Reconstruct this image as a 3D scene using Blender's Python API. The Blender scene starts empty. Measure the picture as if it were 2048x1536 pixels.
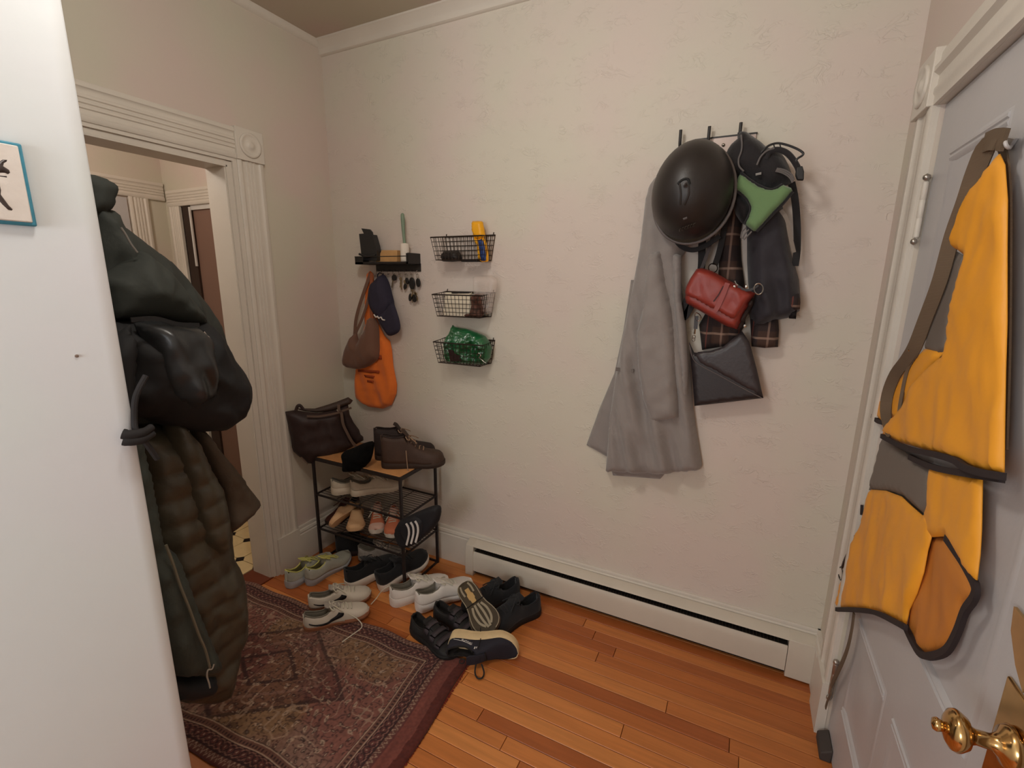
import bpy, bmesh, math, random
import numpy as np
from mathutils import Matrix, Vector, noise
from mathutils.geometry import delaunay_2d_cdt, tessellate_polygon
random.seed(7); rng = np.random.RandomState(7)
sc = bpy.context.scene
COL = sc.collection
# ------------------------------------------------------------------ camera
F, YAW, PITCH, ROLL = 936.663, 0.457462, -0.216044, 0.010857
CAM = np.array([2.09602, -1.99352, 1.54507])
_cy, _sy, _cp, _sp = math.cos(YAW), math.sin(YAW), math.cos(PITCH), math.sin(PITCH)
_f = np.array([-_sy*_cp, _cy*_cp, _sp]); _r = np.array([_cy, _sy, 0.0]); _u = np.cross(_r, _f)
_cr, _sr = math.cos(ROLL), math.sin(ROLL)
_r2 = _cr*_r + _sr*_u; _u2 = -_sr*_r + _cr*_u
cd = bpy.data.cameras.new('camera'); cam = bpy.data.objects.new('camera', cd); COL.objects.link(cam)
M = Matrix.Identity(4)
for i in range(3):
    M[i][0] = _r2[i]; M[i][1] = _u2[i]; M[i][2] = -_f[i]; M[i][3] = CAM[i]
cam.matrix_world = M
cd.sensor_width = 36; cd.lens = F/2048*36; cd.clip_start = 0.02; cd.clip_end = 50
sc.camera = cam
# ------------------------------------------------------------------ light
w = bpy.data.worlds.new('world'); sc.world = w; w.use_nodes = True
w.node_tree.nodes['Background'].inputs[0].default_value = (0.9, 0.8, 0.7, 1)
w.node_tree.nodes['Background'].inputs[1].default_value = 0.02
def point_light(name, loc, power, color, radius):
    l = bpy.data.lights.new(name, 'POINT'); l.energy = power; l.color = color; l.shadow_soft_size = radius
    o = bpy.data.objects.new(name, l); o.location = loc; COL.objects.link(o); return o
point_light('entry_ceiling_lamp', (1.38, -1.42, 2.50), 21, (1.0, 0.985, 0.92), 0.10)
point_light('hall_fill_light', (-0.75, -1.15, 2.35), 15.0, (1.0, 0.90, 0.80), 0.10)  # added light to brighten the hall; no fixture is seen
point_light('rear_fill_light', (1.35, -3.3, 1.5), 44, (0.93, 1.0, 1.06), 0.40)  # added soft fill from behind the camera, no real lamp seen there
sc.view_settings.view_transform = 'Standard'; sc.view_settings.look = 'None'
sc.view_settings.gamma = 1; sc.view_settings.use_curve_mapping = False
sc.view_settings.exposure = 0.05
# ------------------------------------------------------------------ helpers
def ray(u, v):
    return _f + _r2*(u-1024)/F - _u2*(v-768)/F
def at(u, v, ax, val):
    d = ray(u, v); t = (val-CAM[ax])/d[ax]; return CAM + t*d
def lin(c): return tuple(((x/255)/12.92 if x/255 <= .04045 else ((x/255+.055)/1.055)**2.4) for x in c)
MC = {}
def mat(name, rgb, rough=0.6, metal=0.0, spec=0.4, bump=0.0, bscale=200, var=0.0, vscale=8, sheen=0.0,
        alpha=1.0, trans=0.0, weave=0.0, wscale=900, coat=0.0):
    """simple procedural material: rgb is sRGB 0-255 albedo"""
    if name in MC: return MC[name]
    m = bpy.data.materials.new(name); m.use_nodes = True; nt = m.node_tree; N = nt.nodes; Lk = nt.links
    b = N['Principled BSDF']; c = lin(rgb)+(1,)
    b.inputs['Base Color'].default_value = c; b.inputs['Roughness'].default_value = rough
    b.inputs['Metallic'].default_value = metal; b.inputs['Specular IOR Level'].default_value = spec
    b.inputs['Sheen Weight'].default_value = sheen; b.inputs['Coat Weight'].default_value = coat
    b.inputs['Alpha'].default_value = alpha; b.inputs['Transmission Weight'].default_value = trans
    tc = N.new('ShaderNodeTexCoord')
    if var > 0:
        n = N.new('ShaderNodeTexNoise'); n.inputs['Scale'].default_value = vscale; n.inputs['Detail'].default_value = 5
        Lk.new(tc.outputs['Object'], n.inputs['Vector'])
        r = N.new('ShaderNodeMapRange'); r.inputs[1].default_value = .3; r.inputs[2].default_value = .7
        r.inputs[3].default_value = 1-var; r.inputs[4].default_value = 1+var
        Lk.new(n.outputs['Fac'], r.inputs[0])
        mx = N.new('ShaderNodeMix'); mx.data_type = 'RGBA'; mx.blend_type = 'MULTIPLY'; mx.inputs[0].default_value = 1
        mx.inputs[6].default_value = c; Lk.new(r.outputs[0], mx.inputs[7]); Lk.new(mx.outputs[2], b.inputs['Base Color'])
    h = None
    if bump > 0:
        n = N.new('ShaderNodeTexNoise'); n.inputs['Scale'].default_value = bscale; n.inputs['Detail'].default_value = 6
        Lk.new(tc.outputs['Object'], n.inputs['Vector'])
        bp = N.new('ShaderNodeBump'); bp.inputs['Strength'].default_value = bump; bp.inputs['Distance'].default_value = .004
        Lk.new(n.outputs['Fac'], bp.inputs['Height']); h = bp; Lk.new(bp.outputs[0], b.inputs['Normal'])
    if weave > 0:
        wv = N.new('ShaderNodeTexWave'); wv.inputs['Scale'].default_value = wscale/6.28; wv.bands_direction = 'Z'
        w2 = N.new('ShaderNodeTexWave'); w2.inputs['Scale'].default_value = wscale/6.28; w2.bands_direction = 'DIAGONAL'
        Lk.new(tc.outputs['Object'], wv.inputs['Vector']); Lk.new(tc.outputs['Object'], w2.inputs['Vector'])
        ad = N.new('ShaderNodeMath'); ad.operation = 'ADD'; Lk.new(wv.outputs['Fac'], ad.inputs[0]); Lk.new(w2.outputs['Fac'], ad.inputs[1])
        bp = N.new('ShaderNodeBump'); bp.inputs['Strength'].default_value = weave; bp.inputs['Distance'].default_value = .001
        Lk.new(ad.outputs[0], bp.inputs['Height'])
        if h: Lk.new(h.outputs[0], bp.inputs['Normal'])
        Lk.new(bp.outputs[0], b.inputs['Normal'])
    MC[name] = m; return m
def tag(o, label=None, cat=None, group=None, kind=None):
    if label: o['label'] = label
    if cat: o['category'] = cat
    if group: o['group'] = group
    if kind: o['kind'] = kind
    return o
def wloc(o):
    v = Vector((0, 0, 0))
    while o is not None: v = v + o.location; o = o.parent
    return v
def obj(name, verts, faces, m, parent=None, smooth=True, world=True, mats=None, fm=None):
    me = bpy.data.meshes.new(name); V = np.array([tuple(v) for v in verts], float).reshape(-1, 3)
    if parent is not None and world: V = V - np.array(wloc(parent))
    me.from_pydata(V.tolist(), [], [tuple(int(i) for i in f) for f in faces]); me.update()
    if mats:
        for mm in mats: me.materials.append(mm)
        if fm is not None: me.polygons.foreach_set('material_index', fm)
    else: me.materials.append(m)
    if smooth: me.polygons.foreach_set('use_smooth', [True]*len(me.polygons))
    o = bpy.data.objects.new(name, me); COL.objects.link(o)
    if parent is not None: o.parent = parent
    return o
def fixn(o, angle=None):
    bm = bmesh.new(); bm.from_mesh(o.data); bmesh.ops.recalc_face_normals(bm, faces=bm.faces)
    bm.to_mesh(o.data); bm.free()
    if angle:
        try: o.data.set_sharp_from_angle(angle=math.radians(angle))
        except Exception: pass
    return o
def bev(o, wd=.003, seg=2):
    md = o.modifiers.new('bevel', 'BEVEL'); md.width = wd; md.segments = seg; md.limit_method = 'ANGLE'; return o
def thing(name, label, cat, loc, group=None, rot=None):
    o = bpy.data.objects.new(name, None); COL.objects.link(o); o.location = Vector(tuple(loc)); o.empty_display_size = .05
    if rot is not None: o.rotation_euler = rot
    return tag(o, label, cat, group)
def struct(o): o['kind'] = 'structure'; return o
class G:
    """geometry accumulator"""
    def __init__(s): s.v = []; s.f = []
    def add(s, vs, fs):
        b = len(s.v); s.v += [tuple(float(c) for c in x) for x in vs]; s.f += [tuple(int(i)+b for i in f) for f in fs]; return s
    def box(s, a, b, R=None, o=None):
        x0, y0, z0 = a; x1, y1, z1 = b
        vs = [(x0,y0,z0),(x1,y0,z0),(x1,y1,z0),(x0,y1,z0),(x0,y0,z1),(x1,y0,z1),(x1,y1,z1),(x0,y1,z1)]
        if R is not None: vs = [tuple(np.array(o)+R@np.array(v)) for v in vs]
        return s.add(vs, [(0,3,2,1),(4,5,6,7),(0,1,5,4),(1,2,6,5),(2,3,7,6),(3,0,4,7)])
    def tube(s, path, r, n=8, closed=False, cap=True):
        P = np.array([tuple(p) for p in path], float); k = len(P)
        rr = np.array(r if hasattr(r, '__len__') else [r]*k, float)
        T = np.zeros_like(P)
        for i in range(k):
            a = P[(i-1) % k] if (closed or i > 0) else P[0]; b = P[(i+1) % k] if (closed or i < k-1) else P[-1]
            t = b-a; T[i] = t/(np.linalg.norm(t)+1e-12)
        up = np.array([0, 0, 1.]) if abs(T[0][2]) < .9 else np.array([1., 0, 0])
        nn = np.cross(T[0], up); nn /= np.linalg.norm(nn); vs = []
        for i in range(k):
            nn = nn - T[i]*(nn@T[i]); nn /= (np.linalg.norm(nn)+1e-12); b = np.cross(T[i], nn)
            for j in range(n):
                a = 2*math.pi*j/n; vs.append(P[i]+rr[i]*(math.cos(a)*nn+math.sin(a)*b))
        fs = []
        for i in range(k if closed else k-1):
            for j in range(n):
                i2 = (i+1) % k; fs.append((i*n+j, i*n+(j+1) % n, i2*n+(j+1) % n, i2*n+j))
        if cap and not closed:
            fs.append(tuple(range(n))[::-1]); fs.append(tuple((k-1)*n+j for j in range(n)))
        return s.add(vs, fs)
    def ribbon(s, path, wd, th, N):
        """flat strap; width lies across path within the plane whose normal is N"""
        P = np.array([tuple(p) for p in path], float); k = len(P)
        ww = np.array(wd if hasattr(wd, '__len__') else [wd]*k, float)
        NN = [np.array(N, float)/np.linalg.norm(N)]*k if np.ndim(N) == 1 else [np.array(q, float)/np.linalg.norm(q) for q in N]
        vs = []
        for i in range(k):
            t = P[min(i+1, k-1)]-P[max(i-1, 0)]; t /= np.linalg.norm(t)+1e-12
            nrm = NN[i]-t*(NN[i]@t); nrm /= np.linalg.norm(nrm)+1e-12; sd = np.cross(t, nrm)
            for a, b in ((-1, -1), (1, -1), (1, 1), (-1, 1)): vs.append(P[i]+sd*a*ww[i]/2+nrm*b*th/2)
        fs = [(0, 3, 2, 1), tuple((k-1)*4+j for j in range(4))]
        for i in range(k-1):
            for j in range(4): fs.append((i*4+j, i*4+(j+1) % 4, (i+1)*4+(j+1) % 4, (i+1)*4+j))
        return s.add(vs, fs)
    def lathe(s, prof, o, ax, n=24):
        """prof: list (r, h) along axis ax from o"""
        ax = np.array(ax, float); ax /= np.linalg.norm(ax); o = np.array(o, float)
        u = np.cross(ax, [0, 0, 1.]) if abs(ax[2]) < .9 else np.array([1., 0, 0]); u /= np.linalg.norm(u); v = np.cross(ax, u); vs = []
        for r, h in prof:
            for j in range(n):
                a = 2*math.pi*j/n; vs.append(o+ax*h+max(r, 1e-5)*(math.cos(a)*u+math.sin(a)*v))
        fs = []
        for i in range(len(prof)-1):
            for j in range(n): fs.append((i*n+j, i*n+(j+1) % n, (i+1)*n+(j+1) % n, (i+1)*n+j))
        fs.append(tuple(range(n))[::-1]); fs.append(tuple((len(prof)-1)*n+j for j in range(n)))
        return s.add(vs, fs)
    def prism(s, pts, d):
        """polygon (3D pts) extruded by vector d"""
        P = [np.array(tuple(p), float) for p in pts]; n = len(P); d = np.array(d, float)
        tri = tessellate_polygon([[Vector(tuple(p)) for p in P]])
        vs = P+[p+d for p in P]; fs = [tuple(t) for t in tri]+[tuple(i+n for i in t[::-1]) for t in tri]
        fs += [(i, (i+1) % n, (i+1) % n+n, i+n) for i in range(n)]
        return s.add(vs, fs)
    def extr(s, prof, a, b, U, V):
        """2D profile (u,v) swept from point a to b"""
        a = np.array(a, float); b = np.array(b, float); U = np.array(U, float); V = np.array(V, float); n = len(prof)
        vs = [a+U*p[0]+V*p[1] for p in prof]+[b+U*p[0]+V*p[1] for p in prof]
        tri = tessellate_polygon([[Vector((p[0], p[1], 0)) for p in prof]])
        fs = [tuple(t) for t in tri]+[tuple(i+n for i in t[::-1]) for t in tri]
        fs += [(i, (i+1) % n, (i+1) % n+n, i+n) for i in range(n)]
        return s.add(vs, fs)
    def build(s, name, m, parent=None, smooth=False, world=True, angle=40):
        o = obj(name, s.v, s.f, m, parent, True, world); fixn(o, None if smooth else angle); return o
def crom(P, n=8, closed=False):
    P = [np.array(tuple(p), float) for p in P]; k = len(P); out = []
    for i in range(k if closed else k-1):
        p0 = P[(i-1) % k] if (closed or i > 0) else P[0]; p1 = P[i]; p2 = P[(i+1) % k]
        p3 = P[(i+2) % k] if (closed or i < k-2) else P[-1]
        for j in range(n):
            t = j/n
            out.append(.5*((2*p1)+(-p0+p2)*t+(2*p0-5*p1+4*p2-p3)*t*t+(-p0+3*p1-3*p2+p3)*t**3))
    if not closed: out.append(P[-1])
    return out
class Plane:
    def __init__(s, o, U, V, N): s.o, s.U, s.V, s.N = [np.array(q, float) for q in (o, U, V, N)]
    def px(s, u, v):
        d = ray(u, v); t = ((s.o-CAM)@s.N)/(d@s.N); return CAM+t*d
    def px2(s, u, v):
        p = s.px(u, v)-s.o; return np.array([p@s.U, p@s.V])
    def w(s, q, h=0): return s.o+s.U*q[0]+s.V*q[1]+s.N*h
def PY(y): return Plane((0, y, 0), (1, 0, 0), (0, 0, 1), (0, -1, 0))
def PXR(x): return Plane((x, 0, 0), (0, -1, 0), (0, 0, 1), (-1, 0, 0))
def PXL(x): return Plane((x, 0, 0), (0, 1, 0), (0, 0, 1), (1, 0, 0))
def inpoly(P, Q):
    x, y = Q[:, 0], Q[:, 1]; c = np.zeros(len(Q), bool); n = len(P); j = n-1
    for i in range(n):
        xi, yi = P[i]; xj, yj = P[j]
        k = ((yi > y) != (yj > y)) & (x < (xj-xi)*(y-yi)/(yj-yi+1e-15)+xi); c ^= k; j = i
    return c
def bdist(P, Q):
    A = np.array(P); B = np.roll(A, -1, 0); d = np.full(len(Q), 1e9)
    for a, b in zip(A, B):
        ab = b-a; t = np.clip(((Q-a)@ab)/(ab@ab+1e-15), 0, 1); d = np.minimum(d, np.linalg.norm(Q-(a+t[:, None]*ab), axis=1))
    return d
def puff(name, outline, pl, m, parent=None, D=.04, R=.05, Db=.006, off=0.0, s=.012, smooth=0, fold=None, base=None,
         holes=None, px=True, edge_keep=0.0, wr=0.0, rf=.6):
    """solid cloth-like body: outline (pixels on plane pl, or plane coords) inflated by D toward the room and Db behind"""
    P = [pl.px2(*q) if px else np.array(q, float) for q in outline]
    if smooth: P = crom(P, smooth, True)
    R2 = []
    n = len(P)
    for i in range(n):
        a, b = P[i], P[(i+1) % n]; k = max(1, int(round(np.linalg.norm(b-a)/s)))
        for j in range(k): R2.append(a+(b-a)*j/k)
    P = np.array(R2); nb = len(P)
    lo, hi = P.min(0), P.max(0); xs = np.arange(lo[0], hi[0]+s, s); zs = np.arange(lo[1], hi[1]+s, s*.866)
    Q = np.array([(x+(s/2 if j % 2 else 0), z) for j, z in enumerate(zs) for x in xs])
    Q = Q[inpoly(P, Q)]
    if len(Q): Q = Q[bdist(P, Q) > .55*s]
    pts = [Vector(p) for p in P]+[Vector(q) for q in Q]
    r = delaunay_2d_cdt(pts, [(i, (i+1) % nb) for i in range(nb)], [list(range(nb))], 1, 1e-6)
    W = np.array([tuple(v) for v in r[0]]); fs = [tuple(f) for f in r[2]]; d = bdist(P, W)
    t = np.clip(d/R, 0, 1); prof = np.sqrt(np.maximum(0, 1-(1-t)**2))
    H = D*prof
    if fold is not None: H = H + np.array([fold(a, b) for a, b in W])*np.clip(d/(R*.6), edge_keep, 1)
    if wr > 0: H = H + np.array([wr*(noise.noise(Vector((a*9, b*9, 3)))+.5*noise.noise(Vector((a*22, b*22, 7)))
                                     +rf*(.5-2*abs(noise.noise(Vector((a*16+b*5, b*7-a*3, 11))))**.8)+rf*.4*(.5-2*abs(noise.noise(Vector((a*38-b*9, b*20, 5)))))) for a, b in W])*np.clip(d/(R*.7), 0, 1)
    H = np.maximum(H, .15*D*prof)
    bb = np.array([base(a, b) for a, b in W]) if base is not None else np.zeros(len(W))
    bd = d < 1e-5; th = 0.0
    vs = [pl.w(q, off+bb[i]+H[i]) for i, q in enumerate(W)]
    idx = {}
    for i, q in enumerate(W):
        if bd[i] and abs(H[i]) < 1e-7: idx[i] = i
        else: idx[i] = len(vs); vs.append(pl.w(q, off+bb[i]-Db*max(prof[i], .35)))
    F2 = list(fs)+[tuple(idx[i] for i in f[::-1]) for f in fs]
    # close rim where boundary verts were split
    from collections import Counter
    ec = Counter(); od = {}
    for f in fs:
        for i in range(len(f)):
            e = (f[i], f[(i+1) % len(f)]); k = tuple(sorted(e)); ec[k] += 1; od[k] = e
    for k, c in ec.items():
        if c == 1:
            a, b = od[k]
            q = [b, a, idx[a], idx[b]]; q2 = []
            for z in q:
                if z not in q2: q2.append(z)
            if len(q2) > 2: F2.append(tuple(q2))
    o = obj(name, vs, F2, m, parent); fixn(o); return o
def folds(*terms):
    """terms: (amp, wavelength, phase, skew, z0, z1) vertical pleats growing between z0 and z1"""
    def f(u, v):
        h = 0
        for a, l, ph, sk, z0, z1 in terms:
            g = min(1, max(0, (v-z0)/(z1-z0))) if z1 != z0 else 1
            h += a*g*math.sin(2*math.pi*(u+sk*v)/l+ph)
        return h
    return f
# ------------------------------------------------------------------ wall / floor materials
def plaster(name, rgb, strength=.6, tex=True, tint=.05):
    m = bpy.data.materials.new(name); m.use_nodes = True; nt = m.node_tree; N = nt.nodes; Lk = nt.links
    b = N['Principled BSDF']; b.inputs['Roughness'].default_value = .62; b.inputs['Specular IOR Level'].default_value = .3
    tc = N.new('ShaderNodeTexCoord')
    n1 = N.new('ShaderNodeTexNoise'); n1.inputs['Scale'].default_value = 1.6; n1.inputs['Detail'].default_value = 3
    Lk.new(tc.outputs['Object'], n1.inputs['Vector'])
    cr = N.new('ShaderNodeValToRGB'); c = lin(rgb)
    cr.color_ramp.elements[0].position = .42; cr.color_ramp.elements[0].color = (c[0]*(1-tint*.2), c[1]*(1+tint*.4), c[2]*(1-tint*.6), 1)
    cr.color_ramp.elements[1].position = .58; cr.color_ramp.elements[1].color = (c[0]*(1+tint*.7), c[1]*(1-tint*.9), c[2]*(1-tint*.3), 1)
    Lk.new(n1.outputs['Fac'], cr.inputs[0]); Lk.new(cr.outputs[0], b.inputs['Base Color'])
    # trowelled ridges: thin bright lines where two warped noises cross
    mp = N.new('ShaderNodeMapping'); mp.inputs['Scale'].default_value = (1, 1, 1.5); Lk.new(tc.outputs['Object'], mp.inputs['Vector'])
    n2 = N.new('ShaderNodeTexNoise'); n2.inputs['Scale'].default_value = 17; n2.inputs['Detail'].default_value = 3; n2.inputs['Distortion'].default_value = 1.5
    Lk.new(mp.outputs[0], n2.inputs['Vector'])
    r1 = N.new('ShaderNodeValToRGB'); e = r1.color_ramp.elements
    e[0].position = .455; e[0].color = (0, 0, 0, 1); e[1].position = .50; e[1].color = (1, 1, 1, 1)
    x = e.new(.56); x.color = (.05, .05, .05, 1)
    Lk.new(n2.outputs['Fac'], r1.inputs[0])
    n3 = N.new('ShaderNodeTexNoise'); n3.inputs['Scale'].default_value = 11; n3.inputs['Detail'].default_value = 2
    Lk.new(mp.outputs[0], n3.inputs['Vector'])
    r3 = N.new('ShaderNodeMapRange'); r3.inputs[1].default_value = .50; r3.inputs[2].default_value = .66; Lk.new(n3.outputs['Fac'], r3.inputs[0])
    mu = N.new('ShaderNodeMath'); mu.operation = 'MULTIPLY'; Lk.new(r1.outputs[0], mu.inputs[0]); Lk.new(r3.outputs[0], mu.inputs[1])
    n4 = N.new('ShaderNodeTexNoise'); n4.inputs['Scale'].default_value = 30; n4.inputs['Detail'].default_value = 6
    Lk.new(tc.outputs['Object'], n4.inputs['Vector'])
    ma = N.new('ShaderNodeMath'); ma.operation = 'MULTIPLY_ADD'; ma.inputs[1].default_value = .3
    Lk.new(n4.outputs['Fac'], ma.inputs[0]); Lk.new(mu.outputs[0], ma.inputs[2])
    bp = N.new('ShaderNodeBump'); bp.inputs['Strength'].default_value = strength; bp.inputs['Distance'].default_value = .0045 if tex else .002
    Lk.new(ma.outputs[0] if tex else n4.outputs['Fac'], bp.inputs['Height']); Lk.new(bp.outputs[0], b.inputs['Normal'])
    return m
MWALL = plaster('textured_plaster', (212, 203, 191), .42, tint=.035)
MWALLS = plaster('smooth_plaster', (206, 196, 183), .35, tex=False)
MNEAR = plaster('near_plaster', (216, 219, 222), .3, tex=False, tint=.02)
MCEIL = plaster('ceiling_plaster', (192, 180, 164), .3, tex=False)
MTRIM = mat('painted_trim', (214, 205, 193), .42, spec=.45, bump=.12, bscale=60, var=.03, vscale=5)
MDOOR = mat('grey_door_paint', (188, 184, 184), .38, spec=.5, bump=.15, bscale=50, var=.03, vscale=4)
MHEAT = mat('heater_enamel', (205, 195, 180), .4, spec=.5, var=.03)
MDARK = mat('dark_gap', (30, 24, 20), .8)
def wood_floor():
    m = bpy.data.materials.new('honey_floor_plank'); m.use_nodes = True; nt = m.node_tree; N = nt.nodes; Lk = nt.links
    b = N['Principled BSDF']; b.inputs['Roughness'].default_value = .36; b.inputs['Specular IOR Level'].default_value = .42
    oi = N.new('ShaderNodeObjectInfo'); tc = N.new('ShaderNodeTexCoord')
    of = N.new('ShaderNodeVectorMath'); of.operation = 'MULTIPLY_ADD'; of.inputs[1].default_value = (1, 1, 1)
    cb = N.new('ShaderNodeCombineXYZ'); sc_ = N.new('ShaderNodeMath'); sc_.operation = 'MULTIPLY'; sc_.inputs[1].default_value = 37
    Lk.new(oi.outputs['Random'], sc_.inputs[0]); Lk.new(sc_.outputs[0], cb.inputs[0]); Lk.new(sc_.outputs[0], cb.inputs[2])
    Lk.new(tc.outputs['Object'], of.inputs[0]); Lk.new(cb.outputs[0], of.inputs[2])
    mp = N.new('ShaderNodeMapping'); mp.inputs['Scale'].default_value = (3.5, 60, 60); Lk.new(of.outputs[0], mp.inputs['Vector'])
    n = N.new('ShaderNodeTexNoise'); n.inputs['Scale'].default_value = 1; n.inputs['Detail'].default_value = 6; n.inputs['Distortion'].default_value = .6
    Lk.new(mp.outputs[0], n.inputs['Vector'])
    cr = N.new('ShaderNodeValToRGB'); e = cr.color_ramp.elements
    e[0].position = .0; e[0].color = lin((168, 92, 46))+(1,); e[1].position = 1; e[1].color = lin((212, 138, 76))+(1,)
    x = e.new(.5); x.color = lin((196, 118, 60))+(1,)
    Lk.new(oi.outputs['Random'], cr.inputs[0])
    r = N.new('ShaderNodeMapRange'); r.inputs[1].default_value = .3; r.inputs[2].default_value = .75; r.inputs[3].default_value = .84; r.inputs[4].default_value = 1.1
    Lk.new(n.outputs['Fac'], r.inputs[0])
    mx = N.new('ShaderNodeMix'); mx.data_type = 'RGBA'; mx.blend_type = 'MULTIPLY'; mx.inputs[0].default_value = 1
    Lk.new(cr.outputs[0], mx.inputs[6]); Lk.new(r.outputs[0], mx.inputs[7]); Lk.new(mx.outputs[2], b.inputs['Base Color'])
    bp = N.new('ShaderNodeBump'); bp.inputs['Strength'].default_value = .15; bp.inputs['Distance'].default_value = .001
    Lk.new(n.outputs['Fac'], bp.inputs['Height']); Lk.new(bp.outputs[0], b.inputs['Normal']); return m
MPLANK = wood_floor()
# ------------------------------------------------------------------ shell
W = 2.494; H = 2.727; YB = -3.9; NX = 0.95; NY = -1.491
def S(name, g, m, parent=None, **k):
    o = g.build(name, m, parent, **k)
    if parent is None: struct(o)
    return o
S('wall_back', G().box((-.12, 0, 0), (W+.14, .12, H)), MWALL)
DY0, DY1, DZ = -.574, -1.38, 2.035   # left doorway
S('wall_left', G().box((-.12, DY0, 0), (0, 0, H)).box((-.12, DY1, DZ), (0, DY0, H)).box((-.12, NY-.1, 0), (0, DY1, H)), MWALLS)
RY0, RY1, RZ = -.297, -1.265, 2.006  # front door
S('wall_right', G().box((W, RY0, 0), (W+.14, 0, H)).box((W, RY1, RZ), (W+.14, RY0, H)).box((W, YB, 0), (W+.14, RY1, H)), MWALLS)
# near wall block with a soft plaster arris: the corner bead line runs down beside the edge
g = G().extr([(0, YB), (NX, YB), (NX, NY-.030), (NX+.0012, NY-.028), (NX+.0012, NY-.006), (NX-.001, NY-.002), (NX-.005, NY), (0, NY)],
             (0, 0, 0), (0, 0, H), (1, 0, 0), (0, 1, 0))
S('wall_near', g, MNEAR)
S('wall_rear', G().box((NX, YB-.1, 0), (W+.14, YB, H)), MWALLS)
S('ceiling', G().box((-.12, YB, H), (W+.14, .12, H+.1)), MCEIL)
# small cove moulding along the ceiling
pr = [(0, 0), (.045, 0), (.045, -.008), (.036, -.014), (.020, -.036), (.014, -.044), (.014, -.060), (.006, -.066), (0, -.066)]
S('trim_1', G().extr(pr, (0, 0, H), (W, 0, H), (0, -1, 0), (0, 0, 1)), MTRIM)
pr2 = [(0, 0), (.02, 0), (.02, -.01), (.008, -.03), (0, -.034)]
S('trim_2', G().extr(pr2, (0, 0, H), (0, NY, H), (1, 0, 0), (0, 0, 1)), MTRIM)
S('trim_3', G().extr(pr2, (W, 0, H), (W, YB, H), (-1, 0, 0), (0, 0, 1)), MTRIM)
# floor: subfloor slab plus individual planks
fl = S('floor', G().box((-.12, YB, -.06), (W+.14, .0, -.013)), mat('subfloor', (60, 32, 16), .8))
PW = .0572
def plank(x0, x1, y1, dz):
    y0 = y1-PW; e = .0009; c = .0016
    a0, a1, b0, b1 = x0+e, x1-e, y0+e, y1-e; z = dz; zb = -.0130
    cx, cy = (x0+x1)/2, (y0+y1)/2
    vs = [(a0,b0,zb),(a1,b0,zb),(a1,b1,zb),(a0,b1,zb),(a0,b0,z-c),(a1,b0,z-c),(a1,b1,z-c),(a0,b1,z-c),(a0+c*.6,b0+c,z),(a1-c*.6,b0+c,z),(a1-c*.6,b1-c,z),(a0+c*.6,b1-c,z)]
    fs = [(0,3,2,1),(8,9,10,11)]
    for k in (0, 4):
        for j in range(4): fs.append((k+j, k+(j+1) % 4, k+4+(j+1) % 4, k+4+j))
    o = obj('plank', [(q[0]-cx, q[1]-cy, q[2]) for q in vs], fs, MPLANK, fl, smooth=False, world=False)
    o.location = (cx, cy, 0); return o
y = -.001; row = 0
while y > -2.75:
    x = -.12 - rng.uniform(0, .6); xe = W+.01 if y > RY0 else W+.12
    if y < NY: x = NX-.02-rng.uniform(0, .5)
    lo = -.12 if y > NY else NX-.02
    while x < xe:
        L = rng.uniform(.45, 1.5); x1 = x+L
        if xe-x1 < .2: x1 = xe
        if x1 > lo+.03: plank(max(x, lo), min(x1, xe), y, -rng.uniform(0, .0006))
        x = x1
    y -= PW; row += 1
# ------------------------------------------------------------------ baseboards
bp_ = [(0, 0), (.020, 0), (.020, .160), (.0165, .164), (.0165, .170), (.020, .174), (.017, .186), (.010, .190), (.012, .200), (.009, .207), (0, .207)]
S('baseboard_back', G().extr(bp_, (0, 0, 0), (W, 0, 0), (0, -1, 0), (0, 0, 1)), MTRIM)
S('baseboard_left', G().extr(bp_, (0, 0, 0), (0, -.409, 0), (1, 0, 0), (0, 0, 1)), MTRIM)
S('baseboard_right', G().extr(bp_, (W, 0, 0), (W, -.158, 0), (-1, 0, 0), (0, 0, 1)), MTRIM)
S('baseboard_right_rear', G().extr(bp_, (W, RY1-.15, 0), (W, YB, 0), (-1, 0, 0), (0, 0, 1)), MTRIM)
# ------------------------------------------------------------------ left door casing (fluted, with rosette corner block)
CW = .128
def flute(w): # profile across width w
    n = [(0, 0), (0, .016), (.006, .020), (.018, .020), (.022, .015), (.030, .013)]
    c = w/2; mid = []
    for k in (-1, 0, 1):
        x = c+k*.017; mid += [(x-.0075, .0135), (x-.004, .018), (x+.004, .018), (x+.0075, .0135)]
    return n+mid+[(w-.030, .013), (w-.022, .015), (w-.018, .020), (w-.006, .020), (w, .016), (w, 0)]
d2 = struct(thing('door_2', 'fluted white doorway casing around the opening to the tiled hall', 'doorway', (0, -.55, 0)))
yo = -.409; yi = yo-CW
G().extr(flute(CW), (0, yo, .205), (0, yo, 2.062), (0, -1, 0), (1, 0, 0)).build('door_casing', MTRIM, d2)
G().extr(flute(CW), (0, yi, 2.188), (0, -1.40, 2.188), (0, 0, -1), (1, 0, 0)).build('door_casing', MTRIM, d2)
G().extr(flute(CW), (0, -1.40+.0, .205), (0, -1.40, 2.062), (0, -.7, 0), (1, 0, 0)).build('door_casing', MTRIM, d2)
G().box((-.005, yi-.045, 0), (.0015, yi+.01, 2.075)).box((-.005, -1.40, 2.02), (.0015, yi+.01, 2.075)).build('casing_backing', MTRIM, d2)
G().box((0, yi-.002, 0), (.026, yo+.002, .207)).build('plinth_block', MTRIM, d2)
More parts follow.
